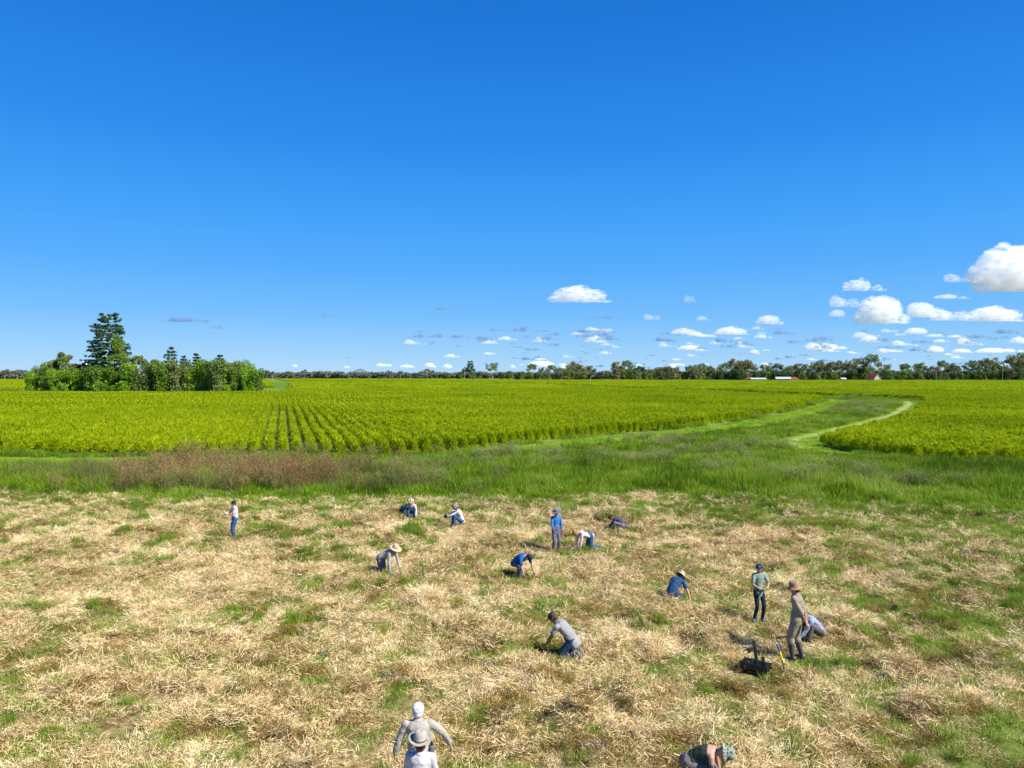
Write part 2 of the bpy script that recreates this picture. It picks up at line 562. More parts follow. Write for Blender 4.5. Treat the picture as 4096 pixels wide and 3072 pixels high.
def scatter(name, protos, pts, rot, scl, idx, label=None, cat=None):
    """ONE object whose points carry copies of the proto meshes"""
    global PROTO
    col = D.collections.new('source_' + name)
    for k, me in enumerate(protos):
        po = D.objects.new('%s_piece_%02d' % (name, k), me); col.objects.link(po)
    n = len(pts)
    me = D.meshes.new(name)
    me.vertices.add(n); me.vertices.foreach_set('co', np.asarray(pts, np.float32).ravel())
    a = me.attributes.new('rot', 'FLOAT_VECTOR', 'POINT'); a.data.foreach_set('vector', np.asarray(rot, np.float32).ravel())
    a = me.attributes.new('scl', 'FLOAT_VECTOR', 'POINT'); a.data.foreach_set('vector', np.asarray(scl, np.float32).ravel())
    a = me.attributes.new('idx', 'INT', 'POINT'); a.data.foreach_set('value', np.asarray(idx, np.int32))
    o = add(name, me)
    ng = D.node_groups.new('scatter_' + name, 'GeometryNodeTree')
    ng.interface.new_socket('Geometry', in_out='INPUT', socket_type='NodeSocketGeometry')
    ng.interface.new_socket('Geometry', in_out='OUTPUT', socket_type='NodeSocketGeometry')
    N = ng.nodes; LL = ng.links
    gi = N.new('NodeGroupInput'); go = N.new('NodeGroupOutput')
    ci = N.new('GeometryNodeCollectionInfo'); ci.inputs['Collection'].default_value = col
    ci.inputs['Separate Children'].default_value = True; ci.inputs['Reset Children'].default_value = True
    ip = N.new('GeometryNodeInstanceOnPoints'); ip.inputs['Pick Instance'].default_value = True
    def attr(nm, typ):
        q = N.new('GeometryNodeInputNamedAttribute'); q.data_type = typ; q.inputs['Name'].default_value = nm
        return [s for s in q.outputs if s.enabled and s.name == 'Attribute'][0]
    er = N.new('FunctionNodeEulerToRotation')
    LL.new(attr('rot', 'FLOAT_VECTOR'), er.inputs[0])
    LL.new(gi.outputs[0], ip.inputs['Points']); LL.new(ci.outputs[0], ip.inputs['Instance'])
    LL.new(attr('idx', 'INT'), ip.inputs['Instance Index'])
    LL.new(er.outputs[0], ip.inputs['Rotation']); LL.new(attr('scl', 'FLOAT_VECTOR'), ip.inputs['Scale'])
    LL.new(ip.outputs[0], go.inputs[0])
    md = o.modifiers.new('scatter', 'NODES'); md.node_group = ng
    tag(o, label, cat, kind='stuff')
    return o


def view_points(d0, d1, density, margin=1.25, pad=2.0, rng=RNG):
    """random ground points inside the view wedge"""
    out = []
    hw = d1 * .721 * margin + pad
    n = int((d1 - d0) * 2 * hw * density)
    x = rng.uniform(-hw, hw, n); y = rng.uniform(d0, d1, n)
    k = np.abs(x) < y * .721 * margin + pad
    return x[k], y[k]


def rots(n, tilt=.12, rng=RNG):
    return np.stack([rng.normal(0, tilt, n), rng.normal(0, tilt, n), rng.uniform(0, 2 * np.pi, n)], -1)


# worked, trampled spots beside the people and tools where the straw is pulled away
CLEAR = [(P(a, c).x, P(a, c).y, r_) for a, c, r_ in ((3022, 2700, .62), (3022, 2730, .45), (1290, 2640, .32), (3190, 2662, .30), (2240, 2632, .45), (3034, 2506, .3), (2700, 2412, .4), (2090, 2335, .35), (1560, 2312, .35),
         (2345, 2212, .35), (2224, 2220, .3), (940, 2172, .3), (1650, 2088, .4), (1832, 2128, .4))]


def not_cleared(x, y):
    k = np.ones(len(x), bool)
    for a_, c_, r_ in CLEAR: k &= (x - a_) ** 2 + (y - c_) ** 2 > r_ * r_ * RNG.uniform(.3, 1.2, len(x))
    return k


# --- straw lying on the mown ground
straw_p = []
for k in range(7):
    v1, f1 = blades(300, .34, .085, .8, .0062, 0, flat=.30, seed=k, top=.07, align=.5 * k)
    v2, f2 = blades(5, .30, .20, .4, .007, 0, flat=.3, seed=40 + k, top=.06)
    v, f = join([(v1, f1), (v2, f2)])
    straw_p.append(mesh_np('straw_piece', v, f, STRAW))
x, y = view_points(8.5, 44, 16)
e = mown_edge(x) - y
g = green_amount(x, y)
hole = sstep(.36, .50, fbm(x * 1.3, y * 1.6, 17, 3))
keep = (e > -1.0) & (RNG.uniform(0, 1, len(x)) > g * .72) & (RNG.uniform(0, 1, len(x)) < .13 + hole) & not_cleared(x, y)
x, y = x[keep], y[keep]
hx = np.concatenate([RNG.normal(a_, r_ * .75, 22) for a_, c_, h_, r_ in HEAPS]); hy = np.concatenate([RNG.normal(c_, r_ * .75, 22) for a_, c_, h_, r_ in HEAPS])
x = np.concatenate([x, hx]); y = np.concatenate([y, hy])
n = len(x)
s = RNG.uniform(.7, 1.35, n) * (1 + .012 * (y - 10))
scatter('cut_straw', straw_p, np.stack([x, y, height(x, y) - .02], -1), rots(n, .27), np.stack([s, s, s * RNG.uniform(.5, 2.0, n)], -1),
        RNG.integers(0, 7, n), 'pale cut straw strewn over the mown ground in the foreground', 'straw')
# --- brown matted straw
dp = [mesh_np('dark_piece', *blades(220, .28, .09, .6, .008, 0, flat=.45, seed=60 + k, top=.12), STRAW_DARK) for k in range(4)]
x, y = view_points(8.5, 43, 9)
q = fbm(x * .9, y * 1.3, 33, 4)
keep = not_cleared(x, y) & (q > .535) & (mown_edge(x) > y)
x, y = x[keep], y[keep]; n = len(x)
s = RNG.uniform(.6, 1.2, n)
scatter('matted_straw', dp, np.stack([x, y, height(x, y) + .0], -1), rots(n, .2), np.stack([s, s, s], -1), RNG.integers(0, 4, n),
        'brown matted old straw between the pale straw', 'straw')
# --- short green regrowth
tp = [mesh_np('turf_piece', *blades(90, .24, .10, .5, .009, .6, seed=80 + k), TURF) for k in range(4)]
x, y = view_points(8.5, 46, 15)
g = green_amount(x, y)
keep = (RNG.uniform(0, 1, len(x)) < .10 + g * 1.4) & (mown_edge(x) + 4 > y)
x, y = x[keep], y[keep]; n = len(x)
s = RNG.uniform(.7, 1.4, n)
scatter('short_grass', tp, np.stack([x, y, height(x, y)], -1), rots(n), np.stack([s, s, s], -1), RNG.integers(0, 4, n),
        'short yellow-green grass showing through the straw', 'grass')
lp = [mesh_np('lawn_piece', *blades(110, .40, .17, .5, .012, .55, seed=180 + k), GRASS) for k in range(4)]
x, y = view_points(24, 46, 9)
keep = (RNG.uniform(0, 1, len(x)) < lawn(x, y) * 1.1 * sstep(.30, .5, fbm(x * .8, y, 29, 3))) & (mown_edge(x) + 1 > y)
x, y = x[keep], y[keep]; n = len(x)
s = RNG.uniform(.7, 1.4, n)
scatter('green_grass', lp, np.stack([x, y, height(x, y)], -1), rots(n), np.stack([s, s, s], -1), RNG.integers(0, 4, n),
        'short fresh green grass spreading in from the far right of the mown ground', 'grass')
# --- bright tufts
tu = [mesh_np('tuft_piece', *blades(150, .28, .34, .4, .014, .38, seed=90 + k), TUFT) for k in range(5)]
x, y = view_points(9, 45, 1.1)
g = fbm(x * .3, y * .3, 51, 3) * .6 + green_amount(x, y) * .5 + .14 * sstep(20, 36, y) - .05
keep = (RNG.uniform(0, 1, len(x)) < sstep(.42, .85, g)) & (mown_edge(x) + 1 > y)
x, y = x[keep], y[keep]
# each tuft is a small cluster
xx, yy = [], []
for a, b in zip(x, y):
    for k in range(RNG.integers(1, 6)):
        xx.append(a + RNG.normal(0, .32)); yy.append(b + RNG.normal(0, .2))
for (cx, cy) in ((1240, 2500), (1010, 2450), (2010, 2380), (2500, 2135), (2465, 2132), (1640, 2125), (2430, 2100), (2090, 2190), (2715, 2135), (3270, 2200), (3700, 2510),
                 (3760, 2285), (180, 2105), (270, 2115), (1660, 2095), (2480, 2140)):
    q = P(cx, cy)
    for k in range(11): xx.append(q.x + RNG.normal(0, .42)); yy.append(q.y + RNG.normal(0, .2))
x = np.array(xx); y = np.array(yy); n = len(x)
s = RNG.uniform(.4, 1.0, n) * (.55 + .5 * sstep(14, 30, y))
scatter('grass_tufts', tu, np.stack([x, y, height(x, y)], -1), rots(n), np.stack([s, s, s], -1), RNG.integers(0, 5, n),
        'bright green grass tufts standing out of the straw', 'grass')

# --- tall grass band and ditch
gp = [mesh_np('grass_piece', *blades(170, .55, .62, .45, .022, .35, seed=110 + k), GRASS) for k in range(6)]


def free_of_crop(x, y):
    return ~(inside(FIELD_A, x, y) | inside(FIELD_B, x, y) | inside(FIELD_C, x, y))


def ditch_points(d0, d1, dens):
    x, y = view_points(d0, d1, dens, 1.12)
    k = (y > mown_edge(x) - .5) & free_of_crop(x, y) & ~inside(TRACK_L, x + 2.5 * (fbm(x * .3, y * .3, 64, 2) - .5), y + 5 * (fbm(x * .3, y * .3, 65, 2) - .5)) & ~inside(TRACK_R, x, y)
    k &= ~((x < -22) & (y > 54) & (y < 62) & (fbm(x * .2, y * .3, 61, 2) > .35))
    return x[k], y[k]


x1, y1 = ditch_points(36, 66, 3.6)
x2, y2 = ditch_points(66, 240, 1.3)
x = np.concatenate([x1, x2]); y = np.concatenate([y1, y2]); n = len(x)
tall = (.35 + 1.1 * fbm(x * .16, y * .2, 71, 3)) * (.30 + 1.4 * fbm(x * .9, y * .7, 73, 2))
tall *= .30 + .70 * sstep(0, 4.5, y - mown_edge(x))
tall *= 1 - .55 * sstep(50, 66, y)
s = RNG.uniform(.8, 1.25, n) * np.where(y > 66, 1.3, 1)
scatter('tall_grass', gp, np.stack([x, y, height(x, y)], -1), rots(n, .15), np.stack([s, s, s * tall * 1.15], -1), RNG.integers(0, 6, n),
        'tall green grass filling the ditch between mown ground and crop', 'grass')


# --- dry weeds: forked stems with a spray of seed heads
def weed_mesh(seed, n=20, h=2.0, spray=30, head=.05, spread=.8, lo=.45):
    r = np.random.default_rng(seed)
    V = []; Fs = []; Mi = []
    b = 0
    def quad(a, c, w, mi=1):
        nonlocal b
        Mi.extend((mi, mi))
        d = c - a; s_ = np.cross(d, r.normal(0, 1, 3)); s_ /= np.linalg.norm(s_) + 1e-9
        V.extend([a - s_ * w, a + s_ * w, c + s_ * w * .5, c - s_ * w * .5]); Fs.extend([(b, b + 1, b + 2), (b, b + 2, b + 3)]); b += 4
    for i in range(n):
        a = r.uniform(0, 6.28); q = r.uniform(0, spread)
        o = np.array([q * math.cos(a), q * math.sin(a), 0]); hh = h * r.uniform(lo, 1.1)
        lean = np.array([r.normal(.06, .12), r.normal(0, .12), 1.0]); m_ = o + lean * hh * .55
        quad(o, m_, .007)
        for j in range(3):
            t = m_ + np.array([r.normal(0, .14), r.normal(0, .14), .45]) * hh * r.uniform(.7, 1.1)
            quad(m_, t, .004)
            for k in range(spray // 3):
                c = m_ + (t - m_) * r.uniform(.25, 1.05) + r.normal(0, .06, 3)
                quad(c, c + r.normal(0, head, 3) + np.array([0, 0, .03]), .010, 0)
    return np.array(V), np.array(Fs), Mi


def weeds(name, mat, label, pts_, hgt, nvar=4, **kw):
    pm = []
    for k in range(nvar):
        v_, f_, mi_ = weed_mesh(200 + k, **kw)
        me_ = mesh_np('weed_piece', v_, f_, mat); me_.materials.append(GREYWEED); me_.polygons.foreach_set('material_index', mi_); pm.append(me_)
    x, y = pts_; n = len(x)
    s = RNG.uniform(.75, 1.2, n)
    return scatter(name, pm, np.stack([x, y, height(x, y)], -1), rots(n, .06), np.stack([s, s, s * hgt], -1), RNG.integers(0, nvar, n), label, 'weeds')


# the reddish stand on the left
x, y = view_points(40.5, 56, 1.7)
px_ = x / y * F + 2048
w = (.22 * sstep(150, 400, px_) * (1 - sstep(1500, 1950, px_)) + .85 * sstep(560, 760, px_) * (1 - sstep(1230, 1430, px_))) * sstep(41.5, 44, y) * (1 - sstep(49, 54, y))
w *= .22 + 1.0 * sstep(.38, .62, fbm(x * .25, y * .3, 81, 3))
k = RNG.uniform(0, 1, len(x)) < w
x, y = x[k], y[k]
weeds('dry_weeds', WEED, 'tall stand of reddish dry weeds at the left edge of the crop', (x, y), .70 + .62 * fbm(x * .35, y * .35, 83, 2))
BROWNWEED = mat_leaf('brown_weed', [(.3, (.07, .07, .02)), (.5, (.17, .15, .05)), (.75, (.30, .24, .10))], scale=.5, big=.1, transl=.25, rnd=.4)
x, y = view_points(40.5, 54, 1.5)
px_ = x / y * F + 2048
w = (1 - sstep(1500, 2100, px_)) * sstep(41.0, 43.5, y) * (1 - sstep(47, 53, y)) * (.12 + .8 * sstep(.36, .6, fbm(x * .22, y * .3, 87, 3)))
k = RNG.uniform(0, 1, len(x)) < w
x, y = x[k], y[k]
weeds('brown_weeds', BROWNWEED, 'thin olive-brown weed stalks along the left half of the grass belt', (x, y), .45 + .55 * fbm(x * .35, y * .35, 88, 2), n=26, spray=18, head=.04)
# grey-brown weeds elsewhere along the ditch
x, y = ditch_points(44, 66, .55)
x2, y2 = ditch_points(66, 230, .30)
x = np.concatenate([x, x2]); y = np.concatenate([y, y2])
k = RNG.uniform(0, 1, len(x)) < .55 * sstep(.54, .72, fbm(x * .12, y * .14, 91, 3))
x, y = x[k], y[k]
weeds('grey_weeds', GREYWEED, 'grey-brown weeds going to seed along the winding ditch', (x, y), .55, n=40, head=.07, spread=.9)

# --- mown track blades (soft edge)
mp = [mesh_np('track_piece', *blades(60, .8, .16, .4, .02, .5, seed=130 + k), mat_leaf('track_grass', [(.3, (.10, .19, .008)), (.5, (.19, .31, .010)), (.8, (.32, .38, .06))], .8, .05, .4, rnd=.2)) for k in range(3)]
x, y = view_points(50, 200, .9, 1.1)
k = inside(TRACK_L, x, y) | inside(TRACK_R, x, y)
x, y = x[k], y[k]; n = len(x)
k = dist_line(SOIL_LINE, x, y) > .9
x, y = x[k], y[k]; n = len(x)
s = RNG.uniform(.8, 1.3, n)
scatter('track_grass', mp, np.stack([x, y, height(x, y)], -1), rots(n), np.stack([s, s, s], -1), RNG.integers(0, 3, n),
        'bright green mown grass track beside the crop', 'grass')


# ------------------------------------------------------------------ crop
def bush(seed, n=150, rx=.38, ry=.38, h=1.3, leaf=.10, w=.035):
    """upright feathery shoots of a young tree crop"""
    r = np.random.default_rng(seed)
    a = r.uniform(0, 2 * np.pi, n); q = np.sqrt(r.uniform(0, 1, n)); z = r.uniform(.12, 1.0, n) ** .8
    rad = q * (1.08 - .55 * z ** 2)
    c = np.stack([rx * rad * np.cos(a), ry * rad * np.sin(a), h * z * (1 - .12 * q + r.normal(0, .05, n))], -1)
    d = np.stack([np.cos(a) * .5 * q, np.sin(a) * .5 * q, .9 + 0 * a], -1) + r.normal(0, .35, (n, 3))
    d /= np.linalg.norm(d, axis=1)[:, None]
    s_ = np.cross(d, r.normal(0, 1, (n, 3))); s_ /= np.linalg.norm(s_, axis=1)[:, None]
    l = (leaf * r.uniform(.7, 1.6, n))[:, None]
    v = np.stack([c - s_ * w, c + s_ * w, c + d * l * 2, ], 1).reshape(-1, 3)
    f = np.arange(n * 3).reshape(-1, 3)
    return v, f


near_b = [mesh_np('bush_piece', *bush(300 + k, 290, .36, .44, CH, .115, .036), CROP) for k in range(6)]
mid_b = [mesh_np('bush_row_piece', *bush(320 + k, 300, .46, 1.3, CH, .15, .07), CROP) for k in range(5)]


def patch(seed, sx=5.0, sy=7.0, n=420):
    r = np.random.default_rng(seed)
    c = np.stack([r.uniform(-sx / 2, sx / 2, n), r.uniform(-sy / 2, sy / 2, n), CH * r.uniform(.55, 1.02, n)], -1)
    d = r.normal(0, .5, (n, 3)) + np.array([0, 0, .8]); d /= np.linalg.norm(d, axis=1)[:, None]
    s_ = np.cross(d, r.normal(0, 1, (n, 3))); s_ /= np.linalg.norm(s_, axis=1)[:, None]
    w = .18 * r.uniform(.6, 1.3, n)[:, None]
    v = np.stack([c - s_ * w, c + s_ * w, c + d * .5], 1).reshape(-1, 3)
    return v, np.arange(n * 3).reshape(-1, 3)


far_b = [mesh_np('crop_patch_piece', *patch(340 + k), CROP) for k in range(4)]
ROW = Vector(((1130 - 2048) / F, 1.0)).normalized()      # direction of the rows
ROW_A = math.atan2(-ROW.x, ROW.y)


def row_grid(d0, d1, sp_row, sp_along, rng, jx=.03, jy=.25):
    R_ = d1 * 1.4
    u = np.arange(-R_, R_, sp_row); v = np.arange(-R_ * .3, R_ * 1.1, sp_along)
    U, Vv = np.meshgrid(u, v)
    U = U.ravel() + rng.normal(0, jx * sp_row, U.size); Vv = Vv.ravel() + rng.uniform(-jy, jy, Vv.size) * sp_along
    x = U * ROW.y + Vv * ROW.x; y = -U * ROW.x + Vv * ROW.y
    dd = np.hypot(x, y)
    k = (dd >= d0) & (dd < d1) & (y > 20) & (np.abs(x) < y * .721 * 1.1 + 8)
    return x[k], y[k]


def canopy_z(x, y, d):
    # distance to neighbouring rows
    u = x * ROW.y - y * ROW.x
    return np.cos(2 * np.pi * u)


def crop(name, poly, label):
    rng = np.random.default_rng(abs(hash(len(poly))) % 1000)
    X_, Y_, I_, S_ = [], [], [], []
    protos = near_b + mid_b + far_b
    for (d0, d1, sr, sa, lo, hi) in ((40, 150, 1.25, .62, 0, 6), (150, 330, 1.25, 2.0, 6, 11), (330, 1200, 5.5, 7.0, 11, 15)):
        x, y = row_grid(d0, d1, sr, sa, rng)
        k = inside(poly, x, y)
        x, y = x[k], y[k]
        X_.append(x); Y_.append(y); I_.append(rng.integers(lo, hi, len(x)))
        S_.append(rng.uniform(.85, 1.12, len(x)))
    x = np.concatenate(X_); y = np.concatenate(Y_); idx = np.concatenate(I_); s = np.concatenate(S_)
    n = len(x)
    hgt = s * (.86 + .28 * fbm(x * .12, y * .12, 95, 3))
    rz = np.where(idx < 6, rng.uniform(0, 6.28, n), ROW_A)
    sx = np.where(idx < 6, s, 1.05)
    print(name, n)
    return scatter(name, protos, np.stack([x, y, height(x, y)], -1), np.stack([0 * x, 0 * x, rz], -1),
                   np.stack([sx, sx, hgt], -1), idx, label, 'crop')


crop('crop_rows', FIELD_A, 'bright yellow-green bushy crop planted in rows left of the ditch')
crop('crop_rows', FIELD_B, 'bright yellow-green bushy crop right of and beyond the winding ditch')
crop('crop_rows', FIELD_C, 'strip of yellow-green crop beyond the clump of vine-draped trees')


def core(name, poly, label):
    """the dark twiggy mass inside the crop, a low closed body"""
    # triangulated by a regular grid clipped to the outline
    step_near = 1.15
    d = np.hypot(poly[:, 0], poly[:, 1])
    from mathutils.geometry import tessellate_polygon
    pts = [Vector((a, b, 0)) for a, b in poly]
    tri = tessellate_polygon([pts])
    c = np.array(poly)
    n = len(pts)
    cen = c.mean(0)
    # pull the outline in a little so that the bushes stand proud of it
    v = []
    nrm = []
    for i in range(n):
        a = c[i] - c[i - 1]; b = c[(i + 1) % n] - c[i]
        na = np.array([a[1], -a[0]]) / (np.linalg.norm(a) + 1e-9); nb = np.array([b[1], -b[0]]) / (np.linalg.norm(b) + 1e-9)
        q = na + nb; nrm.append(q / (np.linalg.norm(q) + 1e-9))
    area = 0.5 * np.sum(c[:, 0] * np.roll(c[:, 1], -1) - np.roll(c[:, 0], -1) * c[:, 1])
    sg = -1 if area > 0 else 1
    inn = c + np.array(nrm) * sg * .45
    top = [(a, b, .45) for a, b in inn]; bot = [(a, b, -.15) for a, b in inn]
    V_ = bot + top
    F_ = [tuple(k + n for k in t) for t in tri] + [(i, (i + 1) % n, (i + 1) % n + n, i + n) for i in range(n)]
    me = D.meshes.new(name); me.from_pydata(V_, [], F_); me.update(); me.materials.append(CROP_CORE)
    o = add(name, me)
    tag(o, label, 'crop', kind='stuff')
    return o


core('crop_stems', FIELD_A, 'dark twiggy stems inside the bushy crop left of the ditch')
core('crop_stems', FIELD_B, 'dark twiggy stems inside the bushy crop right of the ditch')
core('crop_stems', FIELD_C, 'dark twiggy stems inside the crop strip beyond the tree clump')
# ------------------------------------------------------------------ trees
BARK = mat_simple('bark_grey', (.30, .26, .20), .9, .3, 3, .5, 8)
BARK_PALE = mat_simple('bark_pale', (.55, .50, .43), .8, .3, 2, .3, 8)
def tree_mat(name, stops, scale=.35, transl=.25, rnd=.35):
    return mat_leaf(name, stops, scale=scale, big=.06, transl=transl, rnd=rnd)
T_GUM = tree_mat('leaves_gum', [(.25, (.065, .10, .03)), (.5, (.16, .21, .06)), (.75, (.30, .34, .11))])
T_GUM2 = tree_mat('leaves_gum_olive', [(.25, (.08, .09, .03)), (.5, (.18, .18, .08)), (.75, (.32, .28, .15))])
T_DARK = tree_mat('leaves_dark', [(.25, (.03, .06, .02)), (.5, (.06, .11, .03)), (.75, (.11, .18, .05))])
T_VINE = tree_mat('leaves_vine', [(.25, (.07, .14, .01)), (.5, (.17, .32, .015)), (.75, (.33, .48, .04))])
T_MID = tree_mat('leaves_mid', [(.25, (.05, .10, .015)), (.5, (.13, .22, .025)), (.75, (.27, .36, .06))])
T_PINE = tree_mat('leaves_pine', [(.25, (.022, .055, .025)), (.5, (.05, .11, .035)), (.75, (.11, .18, .05))], rnd=.2)
T_HAZE = tree_mat('leaves_haze_tint', [(.25, (.10, .12, .09)), (.5, (.17, .18, .14)), (.75, (.26, .26, .20))])  # air haze painted into the far leaves as a paler grey


def leaf_clumps(cen, rad, n_each, size, rng, droop=0.0, squash=.75):
    Vs = []
    for c, r in zip(cen, rad):
        n = max(6, int(n_each * (r ** 1.6)))
        d = rng.normal(0, 1, (n, 3)); d /= np.linalg.norm(d, axis=1)[:, None]
        q = rng.uniform(.55, 1.05, n)[:, None]
        pz = d * q * r
        pz[:, 2] *= squash
        if droop: pz[:, 2] -= droop * r * rng.uniform(0, 1, n) ** 2
        o = np.array(c) + pz
        t = rng.normal(0, 1, (n, 3)) + d * .3; t[:, 2] -= droop * .8
        t /= np.linalg.norm(t, axis=1)[:, None]
        s_ = np.cross(t, rng.normal(0, 1, (n, 3))); s_ /= np.linalg.norm(s_, axis=1)[:, None]
        l = (size * rng.uniform(.6, 1.4, n))[:, None]
        Vs.append(np.stack([o - s_ * l * .35, o + s_ * l * .35, o + t * l + s_ * l * .12, o + t * l - s_ * l * .12], 1).reshape(-1, 3))
    V = np.concatenate(Vs)
    return V, np.arange(len(V)).reshape(-1, 4)


def tree(name, H, W_, kind, mat, bark, seed, leaf=.6, dens=34, tr=.3):
    """returns an Empty with trunk and crown, standing at the origin"""
    rng = np.random.default_rng(seed)
    root = empty(name)
    mb = MB()
    cen, rad = [], []
    if kind == 'gum':          # bare trunk, forked limbs, separate leaf clumps near the top
        fork = H * rng.uniform(.3, .45)
        lean = rng.normal(0, .05, 2)
        top = Vector((lean[0] * H, lean[1] * H, H * .8))
        base = Vector((lean[0] * fork, lean[1] * fork, fork))
        mb.tube([(0, 0, -.3), base * .5, base], [tr, tr * .8, tr * .65], 7)
        nb = rng.integers(6, 9)
        for i in range(nb):
            a = 2 * math.pi * i / nb + rng.normal(0, .3); q = rng.uniform(.45, 1.0)
            e = Vector((math.cos(a) * W_ * .42 * q, math.sin(a) * W_ * .42 * q, H * rng.uniform(.62, .92))) + Vector((lean[0] * H, lean[1] * H, 0)) * .6
            mb.tube([base, (base + e) * .5 + Vector((0, 0, -.04 * H)), e], [tr * .5, tr * .3, tr * .12], 6)
            for k in range(3):
                cen.append(e + Vector(rng.normal(0, W_ * .09, 3))); rad.append(W_ * rng.uniform(.09, .16))
        for k in range(4):
            cen.append(Vector(rng.normal(0, W_ * .12, 3)) + Vector((lean[0] * H, lean[1] * H, H * .86))); rad.append(W_ * rng.uniform(.1, .15))
    elif kind == 'round':      # leafy almost to the ground
        mb.tube([(0, 0, -.3), (0, 0, H * .3), (0, 0, H * .6)], [tr, tr * .8, tr * .4], 7)
        for i in range(5):
            a = rng.uniform(0, 6.28)
            mb.tube([(0, 0, H * .25), (math.cos(a) * W_ * .15, math.sin(a) * W_ * .15, H * .45), (math.cos(a) * W_ * .3, math.sin(a) * W_ * .3, H * .65)], [tr * .5, tr * .3, tr * .1], 6)
        for k in range(30):
            z = rng.uniform(.12, .9)
            f = math.sin(math.pi * min(1, (z * .85 + .12))) ** .5
            a = rng.uniform(0, 6.28); q = rng.uniform(.2, 1) ** .5 * f * W_ * .38
            cen.append((math.cos(a) * q, math.sin(a) * q, z * H)); rad.append(W_ * rng.uniform(.10, .19))
    elif kind == 'vine':       # draped in creeper down to the ground, towers of leaves
        mb.tube([(0, 0, -.3), (.2, 0, H * .4), (0, .2, H * .8)], [tr, tr * .7, tr * .3], 7)
        nt_ = rng.integers(4, 7)
        for i in range(nt_):
            a = rng.uniform(0, 6.28); q = rng.uniform(.1, .36) * W_
            hx, hy = math.cos(a) * q, math.sin(a) * q; ht = H * rng.uniform(.55, .98)
            mb.tube([(0, 0, H * .2), (hx * .6, hy * .6, ht * .6), (hx, hy, ht * .92)], [tr * .45, tr * .3, tr * .1], 6)
            z = ht
            while z > .6:
                w = W_ * rng.uniform(.10, .20) * (1.3 if z > ht * .75 else .9)
                cen.append((hx + rng.normal(0, W_ * .05), hy + rng.normal(0, W_ * .05), z)); rad.append(w)
                z -= w * rng.uniform(1.0, 1.9)
    elif kind == 'spire':
        mb.tube([(0, 0, -.3), (0, 0, H * .5), (0, 0, H * .95)], [tr, tr * .6, tr * .1], 7)
        for k in range(26):
            z = rng.uniform(.3, .98); a = rng.uniform(0, 6.28); q = W_ * .4 * (1.08 - z) * rng.uniform(.3, 1)
            cen.append((math.cos(a) * q, math.sin(a) * q, z * H)); rad.append(W_ * rng.uniform(.07, .13))
    tk = mb.build('trunk', bark, root)
    Vv, Ff = leaf_clumps(cen, rad, dens, leaf, rng, droop=(.9 if kind == 'vine' else .25), squash=(1.15 if kind == 'vine' else .72))
    Vv[:, 2] = np.maximum(Vv[:, 2], .05)
    add('crown', mesh_np('crown', Vv, Ff, mat), root)
    return root


def hoop_pine(name, H, half, seed, bare=.35, layers=15, leaf=.5, profile=None, blobs=9, mat=None):
    """araucaria: straight trunk, whorls of level branches ending in dark tufts, umbrella top"""
    rng = np.random.default_rng(seed)
    root = empty(name)
    mb = MB()
    mb.tube([(0, 0, -.5), (.1, 0, H * .4), (0, .05, H * .75), (0, 0, H * .985)], [H * .017, H * .012, H * .006, H * .003], 8)
    cen, rad = [], []
    for i in range(layers):
        t = i / (layers - 1)
        z = H * (bare + (.985 - bare) * t)
        L_ = half * (profile(t) if profile else (1 - .8 * t))
        nb = int(7 + 3 * (1 - t))
        off = rng.uniform(0, 6.28)
        for k in range(nb):
            if rng.uniform() < .13: continue
            a = off + 2 * math.pi * k / nb + rng.normal(0, .12)
            l = L_ * rng.uniform(.62, 1.12)
            rise = (.32 * l if t > .86 else rng.uniform(-.10, .12) * l)
            e = Vector((math.cos(a) * l, math.sin(a) * l, z + rise))
            mb.tube([(0, 0, z), (e.x * .5, e.y * .5, z + rise * .35), e], [H * .0035, H * .0025, H * .001], 5)
            m_ = max(3, int(blobs * l / half))
            for q in range(m_):
                f = .42 + .58 * (q + .5) / m_ if t < .9 else .6 + .4 * (q + .5) / m_
                c = Vector((e.x * f, e.y * f, z + rise * f * f)) + Vector((rng.normal(0, .05 * l), rng.normal(0, .05 * l), rng.normal(.1, .12)))
                cen.append(c); rad.append(rng.uniform(.36, .72) * (H / 34) ** .5)
    mb.build('trunk', BARK, root)
    Vv, Ff = leaf_clumps(cen, rad, 60, leaf, rng, squash=.62)
    add('crown', mesh_np('crown', Vv, Ff, mat or T_PINE), root)
    return root


def put(root, px, dist, rz=0, s=(1, 1, 1), **kw):
    x_, y_ = PX(px, dist)
    root.location = (x_, y_, 0 if dist > 300 else hz(x_, y_)); root.rotation_euler = (0, 0, rz); root.scale = s
    tag(root, **kw)
    return root


rr = random.Random(5)
# ---- clump on the left, 320 m away
t = hoop_pine('pine_tree', 34.2, 10.4, 1, bare=.28, layers=19, profile=lambda t: (1.0 - .42 * t) if t < .78 else (.58 if t < .93 else .40), blobs=13)
put(t, 437, 325, 0.3, label='very tall dark pine with umbrella top, rising out of the left clump', cat='pine tree')
